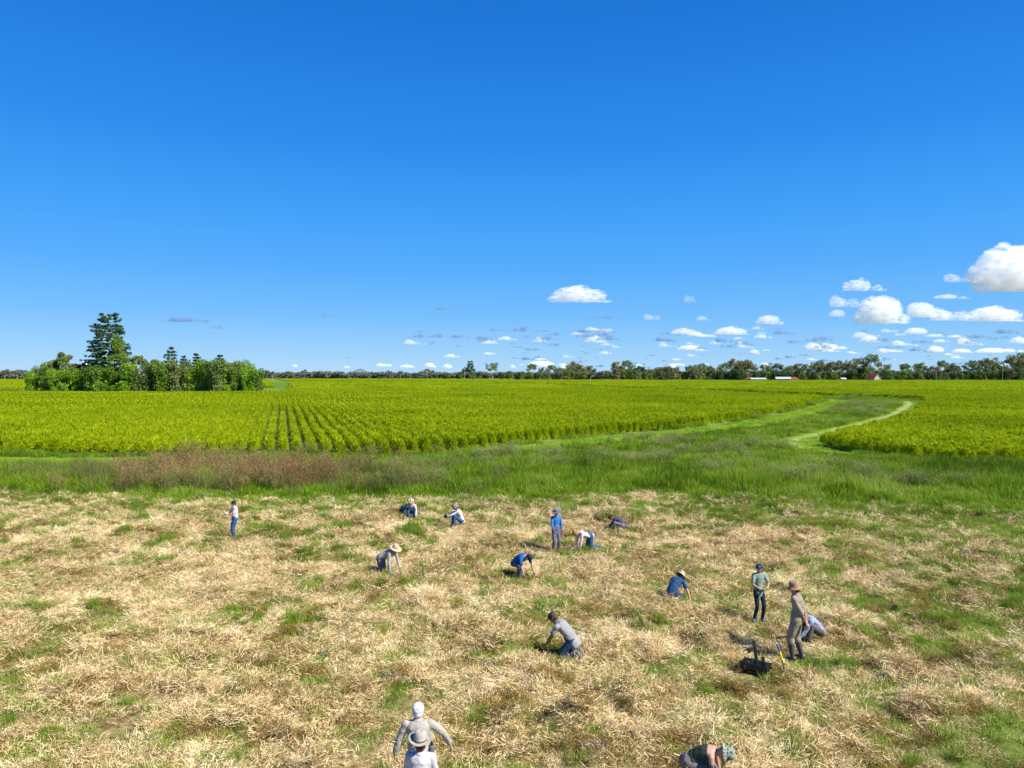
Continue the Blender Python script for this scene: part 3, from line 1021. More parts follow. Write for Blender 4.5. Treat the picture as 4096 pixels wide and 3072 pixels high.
# creeper-covered lower part of the big pine: a leafy tree pressed against it
t = tree('leafy_tree', 25.5, 20, 'spire', T_MID, BARK, 5, .5, 60, .4)
put(t, 468, 319, 0, label='olive-green cone-shaped leafy tree pressed against the tall dark pine', cat='tree')
t = hoop_pine('pine_tree', 19.4, 4.2, 3, bare=.52, layers=7, profile=lambda t: math.sin(math.pi * (.25 + .68 * t)), blobs=3)
put(t, 686, 322, 0, label='second-tallest dark pine with a rounded open top above the middle of the left clump', cat='pine tree')
for k, (px, top, w, lab) in enumerate(((735, 15.4, 2.6, 'small dark pine top just right of the second-tallest pine in the left clump'),
                                       (788, 16.4, 3.2, 'dark pine with spreading top between the two small pines of the left clump'),
                                       (882, 15.8, 2.9, 'dark pine top furthest right above the left clump'))):
    t = hoop_pine('pine_tree', top, w, 20 + k, bare=.6, layers=6, profile=lambda t: (1 - .55 * t), blobs=4)
    put(t, px, 324, k, label=lab, cat='pine tree')
for (px, H_, w, k, lab) in ((262, 18.9, 6.6, 61, 'tall grey-green gum tree with a split crown at the left of the clump'),
                            (216, 15.5, 6.2, 62, 'shorter gum tree leaning beside the split-crowned gum at the left of the clump'),
                            (548, 16.6, 8, 63, 'gum tree with ragged crown just right of the tall dark pine'),
                            (610, 14.2, 7, 64, 'low ragged gum tree between the tall pine and the second-tallest pine'),
                            (338, 12.6, 6.0, 65, 'reddish-leaved gum tree poking above the clump left of the tall pine'),
                            (300, 12.8, 5.0, 66, 'thin gum tree top between the split-crowned gum and the reddish gum'),
                            (930, 13.6, 6, 67, 'dark round-headed gum tree at the right shoulder of the left clump')):
    t = tree('gum_tree', H_, w + (2.6 if k in (61, 62) else 0), 'round' if k in (61, 62) else 'gum', T_GUM if k != 65 else T_GUM2, BARK_PALE, k, .5, 150)
    put(t, px, 326, k, label=lab, cat='tree')
places = [(118, 7.6, 5.5), (175, 10.6, 9), (235, 10.2, 8), (285, 9.6, 8), (330, 10.8, 9), (372, 9.8, 8), (425, 12.0, 8), (470, 9.5, 8), (520, 10.9, 9),
          (572, 11.0, 9), (615, 11.6, 8), (655, 12.0, 9), (700, 11.8, 9), (745, 12.2, 8), (790, 12.0, 9), (835, 12.3, 8), (880, 12.2, 9), (925, 12.6, 9),
          (965, 12.2, 8), (1000, 10.8, 7), (1022, 9.2, 6)]
protoV = [tree('vine_draped_tree', 11, 8, 'vine', [T_VINE, T_MID, T_VINE, T_MID, T_GUM, T_MID][k], BARK, 80 + k, .42, 120, .25) for k in range(6)]
usedV = [0] * 6
for i, (px, H_, w) in enumerate(places):
    k = [2, 1, 0, 3, 0, 5, 0, 3, 2, 4, 1, 5, 4, 1, 2, 5, 4, 3, 5, 0, 3][i]
    lab = ['creeper-draped tree with bright green hanging leaves in the left clump', 'mid-green creeper-draped tree in the left clump',
           'bright green creeper-draped tree with several towers of leaves in the left clump', 'dull green creeper-covered round tree in the left clump',
           'grey-green creeper-draped tree in the left clump', 'dark shadowy creeper-draped tree in the left clump'][k]
    if i == 0: lab = 'low grey-green bushy tree standing apart at the left end of the left clump'
    if i == 20: lab = 'small round green tree closing the right end of the left clump'
    x_, y_ = PX(px, 316 + rr.uniform(-2, 6))
    sc = (w / 8 * 1.2, w / 8 * 1.2, H_ / 11 * 1.08)
    if not usedV[k]:
        usedV[k] = 1; r = protoV[k]; r.location = (x_, y_, 0); r.scale = sc; tag(r, lab, 'tree', 'vine-draped trees of the left clump')
    else:
        r = copy_tree(protoV[k], (x_, y_, 0), rr.uniform(0, 6.28), sc, label=lab, cat='tree', group='vine-draped trees of the left clump')
# low bushes at the foot of the clump and a second row behind
for i in range(16):
    px = 165 + i * 56
    k = rr.randrange(6)
    x_, y_ = PX(px, 334 + rr.uniform(-3, 5)); q = rr.uniform(.8, 1.05)
    copy_tree(protoV[k], (x_, y_, 0), rr.uniform(0, 6.28), (q * 1.25, q * 1.25, q * 1.08), label='creeper-draped tree standing behind the front row of the left clump', cat='tree',
              group='back row of the left clump')
bushp = tree('bush', 3.4, 4.2, 'round', T_VINE, BARK, 140, .35, 60, .08)
for i, (px, h_) in enumerate(((250, 1.1), (395, 1.3), (455, .8), (495, 1.35), (640, .8), (905, .9))):
    x_, y_ = PX(px, 311)
    lab = 'bright green bush at the sunny foot of the left clump'
    if i == 0: bushp.location = (x_, y_, 0); bushp.scale = (h_, h_, h_); tag(bushp, lab, 'bush', 'bushes at the foot of the left clump')
    else: copy_tree(bushp, (x_, y_, 0), i, (h_, h_, h_), label=lab, cat='bush', group='bushes at the foot of the left clump')

# ---- long treeline on the right and middle
gums = [tree('gum_tree', 20, 15, 'gum', [T_GUM, T_GUM2, T_GUM, T_GUM2, T_GUM][k], BARK_PALE, 150 + k, 1.0, 16, .35) for k in range(5)]
rounds = [tree('leafy_tree', 14, 13, 'round', [T_GUM, T_MID, T_GUM2, T_DARK][k], BARK, 170 + k, 1.0, 16, .3) for k in range(4)]
usedG = set()


def stand(proto, px, dist, s, lab, grp, cat='tree'):
    x_, y_ = PX(px, dist)
    if proto.name not in usedG:
        usedG.add(proto.name)
        proto.location = (x_, y_, 0); proto.scale = s; proto.rotation_euler = (0, 0, rr.uniform(0, 6)); tag(proto, lab, cat, grp)
        return proto
    return copy_tree(proto, (x_, y_, 0), rr.uniform(0, 6.28), s, label=lab, cat=cat, group=grp)


# single trees in the middle distance
stand(gums[1], 1712, 1010, (1.25, 1.25, .80), 'single wide flat-topped gum tree standing alone on the field, left of centre', None)
stand(rounds[3], 1781, 1000, (.62, .62, .60), 'dark rounded bush-like tree just right of the lone flat-topped gum', None)
stand(rounds[1], 1842, 1000, (.60, .60, .52), 'small bright rounded tree left of the middle pine', None)
t = hoop_pine('pine_tree', 25.5, 7, 31, bare=.45, layers=8, profile=lambda t: (1 - .35 * t), blobs=5, leaf=.9)
put(t, 1882, 1005, 0, label='lone dark pine with a plumed top, in the middle of the horizon', cat='pine tree')
stand(rounds[0], 1888, 998, (.85, .85, .95), 'leafy tree growing in front of the plumed pine on the horizon', None)
stand(gums[3], 1858, 1030, (.7, .7, .95), 'thin dark gum tree immediately left of the plumed pine', None)
stand(gums[0], 1970, 1000, (1.15, 1.15, 1.12), 'tall open gum tree standing alone right of the plumed pine', None)
for px, h_ in ((1922, .22), (1945, .18)):
    stand(rounds[2], px, 1000, (.25, .25, h_ + .1), 'tiny bush on the far field edge near the plumed pine', 'tiny bushes on the far field edge')
stand(rounds[3], 2003, 990, (.8, .8, .85), 'dark leafy tree left of the gap before the long treeline', None)
stand(rounds[1], 2036, 985, (.85, .85, .95), 'mid-green leafy tree at the left end of the long treeline', None)
# the continuous line
px = 2075.0
i = 0
while px < 4250:
    right = px > 2850
    dist = (900 if not right else 835) + rr.uniform(-12, 30)
    gap = 2350 < px < 2480
    prof = 1.16 + .10 * math.sin(px * .011) + .06 * math.sin(px * .031)
    if 3350 < px < 3500: prof *= 1.12
    if 3950 < px < 4080: prof *= 1.22
    if px < 2700: prof *= .92
    if not gap or i % 2:
        if rr.random() < .62:
            k = rr.randrange(5); q = prof * rr.uniform(.72, 1.12)
            stand(gums[k], px, dist + 8, (q * 1.0, q * 1.0, q * (1.0 if not gap else .95)), ['grey-green gum tree with an open crown', 'olive gum tree with a ragged crown', 'grey-green gum tree with layered crown', 'brownish-olive gum tree with loose crown', 'grey-green gum tree with a domed crown'][k] + (' in the treeline right of centre' if not right else ' in the right-hand treeline'),
                  'gum trees of the long treeline')
        if rr.random() < (1.0 if not gap else .5):
            k = rr.choice((0, 2, 0, 1, 3)); q = prof * rr.uniform(.7, 1.0)
            stand(rounds[k], px + rr.uniform(-12, 12), dist - 10, (q * .95, q * .95, q * rr.uniform(.75, 1.05)), ['grey-green leafy tree', 'mid-green leafy tree', 'olive-brown leafy tree', 'dark green leafy tree'][k] + (' low in the treeline right of centre' if not right else ' low in the right-hand treeline'),
                  'low leafy trees of the long treeline')
    px += rr.uniform(11, 22)
    i += 1
for (px, w, h_, k, lab) in ((2660, 2.1, 1.25, 2, 'broad olive domed tree in the treeline, left of the sheds'), (2945, 1.5, 1.15, 3, 'large dark round tree left of the white sheds'),
                            (3593, .55, .58, 1, 'bright green round tree right of the red-roofed cottage'), (3640, .7, .5, 3, 'dark glossy round bush right of the bright green round tree'),
                            (3461, .6, .65, 1, 'bright green leafy tree just left of the red-roofed cottage'), (4075, 1.0, .8, 3, 'dark leafy tree at the right end of the treeline')):
    stand(rounds[k], px, 812, (w, w, h_), lab, None)


# ---- far-off woods that read as one mass
def wood(name, px0, px1, dist, h, n, label):
    rng = np.random.default_rng(int(px0) + 900)
    prot = []
    for k in range(4):
        r2 = np.random.default_rng(400 + k)
        cen = [(r2.normal(0, 2.6), r2.normal(0, 2.0), r2.uniform(2, 10)) for _ in range(11)]
        Vv, Ff = leaf_clumps(cen, [r2.uniform(1.4, 2.6) for _ in cen], 12, 1.5, r2, .3)
        prot.append(mesh_np('wood_piece', Vv, Ff, T_HAZE))
    pxs = rng.uniform(px0, px1, n); ds = dist + rng.uniform(0, 60, n)
    x = (pxs - 2048) / F * ds
    s = h / 12 * rng.uniform(.75, 1.15, n) * (.85 + .4 * fbm(pxs * .01, pxs * 0, 5, 3))
    scatter(name, prot, np.stack([x, ds, 0 * x], -1), np.stack([0 * x, 0 * x, rng.uniform(0, 6, n)], -1), np.stack([s * 1.3, s * 1.3, s], -1), rng.integers(0, 4, n), label, 'wood')


wood('far_wood', -300, 175, 1350, 15.5, 150, 'haze-tinted grey-green wood along the horizon at the left edge')
wood('far_wood', 1000, 2450, 1500, 12.5, 520, 'haze-tinted grey-brown wood along the horizon in the middle distance')
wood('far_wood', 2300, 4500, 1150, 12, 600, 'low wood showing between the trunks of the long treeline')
EMG = [tree('gum_tree', 17, 11, 'gum', T_HAZE, BARK_PALE, 190 + k, 1.3, 12, .3) for k in range(2)]
for i, px in enumerate((1066, 1090, 1148, 1216, 1402, 1560, 1602, 1840, 2090, 20, 70, 140)):
    x_, y_ = PX(px, 1480 if px > 900 else 1330); q = rr.uniform(.8, 1.15)
    kw = dict(label='haze-tinted gum tree standing a little taller than the far wood', cat='tree', group='emergent gums of the far wood')
    if i < 2: put(EMG[i], px, 1480, i, (q, q, q), **kw)
    else: copy_tree(EMG[i % 2], (x_, y_, 0), i, (q, q, q), **kw)

# ---- distant hills
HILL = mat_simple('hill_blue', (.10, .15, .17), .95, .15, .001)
def hills(px0, px1, dist, prof, n=60):
    vs, fs = [], []
    for i in range(n + 1):
        t = i / n; px = px0 + (px1 - px0) * t; x_, y_ = PX(px, dist)
        z = prof(t)
        vs += [(x_, y_ - 900, -5), (x_, y_, z), (x_, y_ + 900, -5)]
    for i in range(n):
        a = i * 3
        fs += [(a, a + 1, a + 4, a + 3), (a + 1, a + 2, a + 5, a + 4)]
    me = D.meshes.new('hills'); me.from_pydata(vs, [], fs); me.materials.append(HILL)
    for q in me.polygons: q.use_smooth = True
    tag(add('hills', me), kind='structure')
hills(1360, 1560, 9000, lambda t: 62 * math.exp(-((t - .4) / .13) ** 2) + 30 * math.exp(-((t - .5) / .35) ** 2) * math.sin(math.pi * t))
hills(1780, 2700, 8000, lambda t: (34 + 14 * math.sin(t * 9) + 10 * math.sin(t * 23 + 1)) * math.sin(math.pi * t) ** .4)
hills(-300, 260, 8000, lambda t: (40 + 10 * math.sin(t * 9)) * math.sin(math.pi * t) ** .4)

# ------------------------------------------------------------------ buildings and poles on the far side
WHITEWALL = mat_simple('white_boards', (.45, .44, .40), .7, .08, 1)
CREAM = mat_simple('cream_boards', (.42, .38, .25), .7, .08, 1)
ZINC = mat_simple('roof_sheet', (.42, .46, .50), .5, .12, .5, spec=.5)
REDROOF = mat_simple('red_roof', (.26, .035, .045), .5, .15, .5)
GLASS = mat_simple('window_glass', (.03, .04, .05), .15, .2, 1, spec=.6)
POLE = mat_simple('pole_wood', (.35, .32, .28), .8, .2, 2)
REDPAINT = mat_simple('red_cloth', (.60, .06, .04), .7, .1, 2)


def house(name, px, dist, w, d, hw, hr, wall, roof, lab, cat, rz=0.0, gable_x=False, windows=2):
    x_, y_ = PX(px, dist)
    root = empty(name, (x_, y_, 0), rz)
    tag(root, lab, cat)
    mb = MB()
    if gable_x:   # ridge along y, gable seen from the front
        a = [Vector((-w / 2, -d / 2, 0)), Vector((w / 2, -d / 2, 0)), Vector((w / 2, -d / 2, hw)), Vector((0, -d / 2, hw + hr)), Vector((-w / 2, -d / 2, hw))]
        mb.loft([a, [p_ + Vector((0, d, 0)) for p_ in a]])
    else:
        a = [Vector((-w / 2, -d / 2, 0)), Vector((-w / 2, d / 2, 0)), Vector((-w / 2, d / 2, hw)), Vector((-w / 2, 0, hw + hr)), Vector((-w / 2, -d / 2, hw))]
        mb.loft([a, [p_ + Vector((w, 0, 0)) for p_ in a]])
    mb.build('wall', wall, root, False)
    o_ = .5; th = .18
    m2 = MB()
    if gable_x:
        sl = hr / (w / 2)
        for sgn in (-1, 1):
            q = [Vector((0, 0, hw + hr + .03)), Vector((sgn * (w / 2 + o_), 0, hw - sl * o_ + .03)), Vector((sgn * (w / 2 + o_), 0, hw - sl * o_ + th + .03)), Vector((0, 0, hw + hr + th + .03))]
            m2.loft([[p_ + Vector((0, -d / 2 - o_, 0)) for p_ in q], [p_ + Vector((0, d / 2 + o_, 0)) for p_ in q]])
    else:
        sl = hr / (d / 2)
        for sgn in (-1, 1):
            q = [Vector((0, 0, hw + hr + .03)), Vector((0, sgn * (d / 2 + o_), hw - sl * o_ + .03)), Vector((0, sgn * (d / 2 + o_), hw - sl * o_ + th + .03)), Vector((0, 0, hw + hr + th + .03))]
            m2.loft([[p_ + Vector((-w / 2 - o_, 0, 0)) for p_ in q], [p_ + Vector((w / 2 + o_, 0, 0)) for p_ in q]])
    m2.build('roof', roof, root, False)
    for i in range(windows):
        f = MB(); wx = (i - (windows - 1) / 2) * w / (windows + .3)
        f.box((wx, -d / 2 - .04, hw * .55), 1.4, .1, 1.2)
        win = f.build('window', GLASS, root, False)
    return root


house('shed', 3003, 790, 10, 7, 2.9, 1.3, WHITEWALL, REDPAINT, 'small shed end with reddish roof left of the long white shed', 'shed', .2, True, 1)
house('shed', 3030, 784, 17, 8, 2.7, 1.2, WHITEWALL, ZINC, 'long low shed with pale sheet roof behind the crop', 'shed', .1, False, 3)
house('shed', 3132, 786, 15, 8, 3.0, 1.9, WHITEWALL, ZINC, 'pale-roofed shed with a white gable, left of the red and white building', 'shed', -.25, False, 2)
house('house', 3170, 792, 9, 7, 2.9, 1.8, WHITEWALL, REDROOF, 'low white house with red roof right of the pale-roofed shed', 'house', .3, False, 2)
c_ = house('cottage', 3494, 786, 9.5, 11, 3.7, 4.6, CREAM, REDROOF, 'cream cottage with a steep red roof in front of the treeline', 'cottage', .35, True, 2)
fl = MB()
for sgn in (-1, 1):
    fl.tube([(0, -6.15, 8.5), (sgn * 5.2, -6.15, 3.3)], [.14, .14], 6)
fl.build('bargeboard', WHITEWALL, c_, False)
ch = MB(); ch.box((1.6, 1, 7.6), .9, .9, 2.6); ch.build('chimney', CREAM, c_, False)
house('shed', 3372, 790, 5, 5, 2.8, 1.2, ZINC, ZINC, 'tiny grey shed half hidden left of the red-roofed cottage', 'shed', 0, False, 1)


def pole(px, dist, h, r, lab, arm=0.0, cat='pole', name='utility_pole'):
    x_, y_ = PX(px, dist)
    root = empty(name, (x_, y_, 0)); tag(root, lab, cat)
    MB().tube([(0, 0, -.3), (0, 0, h)], [r, r * .7], 8).build('post', POLE, root)
    if arm:
        MB().box((0, 0, h - .6), arm, .14, .14).box((0, 0, h - 1.5), arm * .8, .14, .14).build('crossarm', POLE, root, False)
        for k in (-1, -.4, .4, 1):
            MB().tube([(k * arm * .45, 0, h - .5), (k * arm * .45, 0, h - .2)], [.09, .06], 6).build('insulator', WHITEWALL, root)
    return root


pole(4010, 800, 13.5, .22, 'wooden power pole with crossarms at the right end of the treeline', 2.6, 'power pole')
pole(2990, 800, 10.5, .18, 'wooden power pole standing among the trees above the long low shed', 1.6, 'power pole')
fp = pole(3744, 780, 10.8, .22, 'tall pale marker pole with a red tip in front of the right-hand treeline', 0, 'pole', 'marker_pole')
for ch_ in fp.children: ch_.data.materials[0] = WHITEWALL
MB().tube([(0, 0, 10.9), (.0, 0, 13.2)], [.45, .25], 8).build('banner', REDPAINT, fp)

# ------------------------------------------------------------------ clouds: lumpy bodies of their own, kilometres away
m, nt, p = newmat('cloud_white')
L = nt.links
def cloud_mat(name, col, dens, edge):
    m, nt, p = newmat(name); L = nt.links
    nt.nodes.remove(p)
    df = nt.nodes.new('ShaderNodeBsdfDiffuse'); df.inputs[0].default_value = (*col, 1)
    trl = nt.nodes.new('ShaderNodeBsdfTranslucent'); trl.inputs[0].default_value = (*col, 1)
    mm = nt.nodes.new('ShaderNodeMixShader'); mm.inputs[0].default_value = .45
    L.new(df.outputs[0], mm.inputs[1]); L.new(trl.outputs[0], mm.inputs[2])
    lw = nt.nodes.new('ShaderNodeLayerWeight'); lw.inputs[0].default_value = .5
    tc = nt.nodes.new('ShaderNodeTexCoord')
    nz = nt.nodes.new('ShaderNodeTexNoise'); nz.inputs['Scale'].default_value = 5; nz.inputs['Detail'].default_value = 6
    L.new(tc.outputs['Object'], nz.inputs['Vector'])
    mr = nt.nodes.new('ShaderNodeMapRange'); mr.inputs['From Min'].default_value = 1.0; mr.inputs['From Max'].default_value = edge
    mr.inputs['To Min'].default_value = 0; mr.inputs['To Max'].default_value = dens; mr.interpolation_type = 'SMOOTHSTEP'
    ad = nt.nodes.new('ShaderNodeMath'); ad.operation = 'MULTIPLY_ADD'; ad.inputs[1].default_value = .9; 
    sb = nt.nodes.new('ShaderNodeMath'); sb.operation = 'SUBTRACT'; sb.inputs[1].default_value = .5
    L.new(nz.outputs['Fac'], sb.inputs[0]); L.new(sb.outputs[0], ad.inputs[0]); L.new(lw.outputs['Facing'], ad.inputs[2])
    L.new(ad.outputs[0], mr.inputs['Value'])
    tp = nt.nodes.new('ShaderNodeBsdfTransparent')
    ms = nt.nodes.new('ShaderNodeMixShader')
    L.new(mr.outputs[0], ms.inputs[0]); L.new(tp.outputs[0], ms.inputs[1]); L.new(mm.outputs[0], ms.inputs[2])
    L.new(ms.outputs[0], nt.nodes['Material Output'].inputs['Surface'])
    return m
def cloud_vol(name, dens, col=(1, 1, 1)):
    m = D.materials.new(name); m.use_nodes = True; nt = m.node_tree
    nt.nodes.remove(nt.nodes['Principled BSDF'])
    vs_ = nt.nodes.new('ShaderNodeVolumePrincipled'); vs_.inputs['Color'].default_value = (*col, 1); vs_.inputs['Density'].default_value = dens; vs_.inputs['Anisotropy'].default_value = 0.0
    tc = nt.nodes.new('ShaderNodeTexCoord'); nz = nt.nodes.new('ShaderNodeTexNoise'); nz.inputs['Scale'].default_value = 9; nz.inputs['Detail'].default_value = 5; nz.inputs['Roughness'].default_value = .65
    nt.links.new(tc.outputs['Object'], nz.inputs['Vector'])
    mr = nt.nodes.new('ShaderNodeMapRange'); mr.inputs['From Min'].default_value = .43; mr.inputs['From Max'].default_value = .60; mr.inputs['To Min'].default_value = dens * .04; mr.inputs['To Max'].default_value = dens * 1.7
    nt.links.new(nz.outputs['Fac'], mr.inputs['Value']); nt.links.new(mr.outputs[0], vs_.inputs['Density'])
    nt.links.new(vs_.outputs[0], nt.nodes['Material Output'].inputs['Volume'])
    return m
CL_W = cloud_vol('cloud_bright', .010)
CL_T = cloud_vol('cloud_thin', .012)
CL_G = cloud_vol('cloud_shade_grey', .016, (.30, .48, .72))  # shade of the flat shadowed clouds put into the volume colour
S.cycles.volume_bounces = 12
S.cycles.max_bounces = 12


def cloud_mesh(seed, lumps, mat, tall=.35):
    """unit-wide cloud: flat base, heaped top"""
    r = np.random.default_rng(seed)
    mb = MB()
    for k in range(lumps):
        t = (k + .5) / lumps * 2 - 1
        x_ = t * .40 + r.normal(0, .05)
        hgt = tall * (1 - abs(t) ** 1.6 * .75) * r.uniform(.35, 1.2)
        rad = max(.045, hgt * .5)
        mb.ell((x_, r.normal(0, .05), hgt * .5 + .0), rad * 1.35, rad * 1.3, rad, seg=16, rings_n=9)
    me = D.meshes.new('tmp'); me.from_pydata(mb.v, [], mb.f)
    o = D.objects.new('tmp', me); C.objects.link(o)
    md = o.modifiers.new('r', 'REMESH'); md.mode = 'VOXEL'; md.voxel_size = .012
    md = o.modifiers.new('s', 'SMOOTH'); md.iterations = 3
    for sc, st in ((.16, .15), (.06, .05)):
        tx = D.textures.new('cl', 'CLOUDS'); tx.noise_scale = sc; tx.noise_depth = 5
        md = o.modifiers.new('d', 'DISPLACE'); md.texture = tx; md.strength = st; md.mid_level = .45
    dg = bpy.context.evaluated_depsgraph_get()
    out = D.meshes.new_from_object(o.evaluated_get(dg))
    D.objects.remove(o)
    out.name = 'cloud'
    v = np.empty(len(out.vertices) * 3); out.vertices.foreach_get('co', v); v = v.reshape(-1, 3)
    z = v[:, 2]; v[:, 2] = np.where(z < .03, .03 - (.03 - z) * .25, z)
    v[:, 2] -= v[:, 2].min()
    v[:, 0] /= (v[:, 0].max() - v[:, 0].min())
    v[:, 2] /= v[:, 2].max()
    out.vertices.foreach_set('co', v.ravel())
    out.polygons.foreach_set('use_smooth', [True] * len(out.polygons))
    out.materials.clear(); out.materials.append(mat); out.update()
    return out


cw = [cloud_mesh(500 + k, [5, 7, 4, 6, 9, 3][k], CL_W, [.42, .38, .5, .34, .4, .6][k]) for k in range(6)]
ct = [cloud_mesh(520 + k, [6, 9, 5][k], CL_T, .3) for k in range(3)]
cg = [cloud_mesh(540 + k, [6, 8, 5][k], CL_G, .22) for k in range(3)]


def cloud(cx, ybase, w, h, me, lab, grp=None, depth=.7):
    yb = min(ybase, 1478)
    d = 700 * F / (1500 - yb)
    x_ = (cx - 2048) / F * d
    z = CAM_H + (1500 - ybase) / F * d
    ww = w / F * d; hh = h / F * d
    o = add('cloud', me, loc=(x_, d, z))
    o.scale = (ww, ww * depth, hh)
    tag(o, lab, 'cloud', grp)


SMALL = 'small clouds in the band above the treeline'
cloud(4135, 1172, 520, 205, cw[4], 'largest heaped white cloud, cut off by the right edge of the view')
cloud(3840, 1132, 150, 40, ct[0], 'ragged thin cloud trailing left of the largest cloud')
cloud(2325, 1212, 270, 74, cw[1], 'white heaped cloud alone in the blue right of centre, wider on top left')
cloud(2757, 1210, 54, 34, ct[2], 'tiny round puff right of the lone central cloud')
cloud(3450, 1166, 190, 58, ct[1], 'soft white cloud left of the largest cloud, higher than its neighbours')
cloud(3380, 1230, 125, 50, cw[3], 'white oval cloud above the tiny puff at the left of the right-hand group')
cloud(3345, 1268, 70, 30, cw[2], 'tiny white puff below the white oval cloud')
cloud(3530, 1298, 230, 118, cw[0], 'big domed white cloud at the left end of the right-hand row')
cloud(3690, 1272, 130, 66, cw[5], 'second dome of the right-hand row of white clouds')
cloud(3800, 1284, 170, 56, cw[3], 'middle cloud of the right-hand row, sloping down to the right')
cloud(3985, 1288, 250, 68, cw[1], 'last cloud of the right-hand row, touching the right edge')
cloud(3800, 1196, 155, 22, ct[1], 'thin flat wisp under the trailing cloud')
cloud(3080, 1299, 118, 40, cw[0], 'white cloud with flat base between the centre and the right-hand group')
for cx, cy, w, h in ((2610, 1280, 70, 26), (2810, 1283, 54, 20), (2740, 1338, 120, 28), (2930, 1340, 150, 36), (3030, 1319, 60, 16), (2400, 1331, 120, 24), (2388, 1372, 100, 32),
                     (2160, 1372, 64, 28), (3290, 1400, 130, 30), (2980, 1394, 75, 30), (2860, 1378, 50, 20), (2770, 1380, 55, 14), (2765, 1400, 110, 20), (3480, 1370, 90, 30),
                     (3620, 1384, 115, 24), (3660, 1338, 95, 28), (3740, 1348, 85, 14), (3530, 1412, 44, 20), (3740, 1410, 70, 24), (3880, 1382, 115, 34), (3960, 1412, 120, 20),
                     (4080, 1376, 90, 32), (3850, 1412, 90, 18), (3020, 1418, 50, 22), (2310, 1340, 60, 14), (3560, 1330, 70, 16), (3430, 1352, 50, 16), (4030, 1300 + 110, 60, 16)):
    cloud(cx, cy, w, h, rr.choice(cw[:4] + ct[:2]), 'small white puff in the cloud band above the treeline', SMALL)
for cx, cy, w, h in ((1540, 1466, 64, 13), (1630, 1470, 64, 12), (1722, 1469, 50, 18), (1792, 1472, 46, 17), (2165, 1468, 110, 24), (2255, 1474, 34, 15), (2052, 1472, 26, 14),
                     (1180, 1468, 24, 10), (1390, 1472, 26, 10), (2690, 1474, 40, 20), (2560, 1474, 40, 18), (3060, 1470, 40, 20), (345, 1440 + 25, 60, 12)):
    cloud(cx, cy, w, h, rr.choice(cw[:4]), 'small white puff sitting low on the horizon', 'small clouds low on the horizon')
for cx, cy, w, h in ((740, 1288, 215, 24), (875, 1316, 80, 18), (722, 1320, 24, 7), (1308, 1272, 62, 26), (1395, 1277, 40, 7), (1690, 1330, 70, 12), (1935, 1368, 84, 22), (1775, 1242, 105, 24), (1842, 1235, 50, 14),
                     (1730, 1376, 55, 14), (1494, 1390, 28, 8), (1390, 1435, 26, 10), (1565, 1398, 18, 6), (2430, 1276, 160, 18), (2370, 1330, 220, 14), (2180, 1330, 90, 12), (2080, 1392, 60, 10)):
    cloud(cx, cy, w, h, rr.choice(cg), 'thin flat blue-grey cloud streak over the left and middle horizon', 'blue-grey cloud streaks')
lx, lz, ls, lk_ = [], [], [], []
for i in range(190):
    cx = 1650 + 2500 * rr.random() ** .8; cy = 1315 + 160 * rr.random() ** .75
    q = 1 - (cy - 1315) / 260
    w = rr.uniform(40, 130) * q
    d = 700 * F / (1500 - min(cy, 1476))
    lx.append(((cx - 2048) / F * d, d, CAM_H + (1500 - cy) / F * d)); ls.append((w / F * d, w / F * d * .7, w * rr.uniform(.14, .26) / F * d)); lk_.append(rr.choice((0, 1, 2, 0, 1, 2, 3, 4, 5)))
scatter('faint_cloudlets', cg + ct, lx, np.zeros((190, 3)), ls, lk_, 'faint flat cloudlets crowding the band of sky over the right-hand treeline', 'clouds')

ORD = ['first', 'second', 'third', 'fourth', 'fifth', 'sixth', 'seventh', 'eighth', 'ninth', 'tenth', 'eleventh', 'twelfth', 'thirteenth', 'fourteenth', 'fifteenth', 'sixteenth',
       'seventeenth', 'eighteenth', 'nineteenth', 'twentieth', 'twenty-first', 'twenty-second', 'twenty-third', 'twenty-fourth', 'twenty-fifth', 'twenty-sixth', 'twenty-seventh', 'twenty-eighth', 'twenty-ninth', 'thirtieth']
def colpx(o): return o.location.x / o.location.y * F + 2048
def things(group): return sorted([o for o in C.objects if o.parent is None and o.get('group') == group], key=colpx)
def in_order(group, base, tail):
    for i, o in enumerate(things(group)): o['label'] = base + ', ' + ORD[min(i, 29)] + ' from the left ' + tail
in_order('vine-draped trees of the left clump', 'creeper-draped tree', 'in the front row of the left clump')
in_order('back row of the left clump', 'creeper-draped tree', 'in the back row of the left clump')
in_order('bushes at the foot of the left clump', 'bright green bush', 'along the foot of the left clump')
in_order(SMALL, 'small white cloud', 'in the band above the treeline')
in_order('small clouds low on the horizon', 'tiny white cloud', 'of those touching the horizon trees')
in_order('blue-grey cloud streaks', 'thin blue-grey cloud streak', 'over the left and middle horizon')
in_order('emergent gums of the far wood', 'haze-tinted gum tree', 'of those rising above the far wood')
in_order('tiny bushes on the far field edge', 'tiny bush', 'on the field edge beside the plumed pine')
o = things('vine-draped trees of the left clump')
o[0]['label'] = 'low grey-green bushy tree standing apart at the left end of the left clump'
o[-1]['label'] = 'small round green tree closing the right end of the left clump'
MARKS = [(0, 'lone flat-topped gum'), (1882, 'plumed pine'), (2660, 'broad olive domed tree'), (3030, 'long low shed'), (3494, 'red-roofed cottage'), (3744, 'red-tipped marker pole'), (4010, 'right-hand power pole')]
for grp in ('gum trees of the long treeline', 'low leafy trees of the long treeline'):
    cnt = {}
    for o in things(grp):
        px_o = colpx(o); mk_ = [n_ for a_, n_ in MARKS if a_ <= px_o][-1]
        base = o['label'].split(' in the ')[0].split(' low in ')[0]
        k = (base, mk_); cnt[k] = cnt.get(k, 0) + 1
        o['label'] = base + ', ' + ORD[cnt[k] - 1] + ' right of the ' + mk_

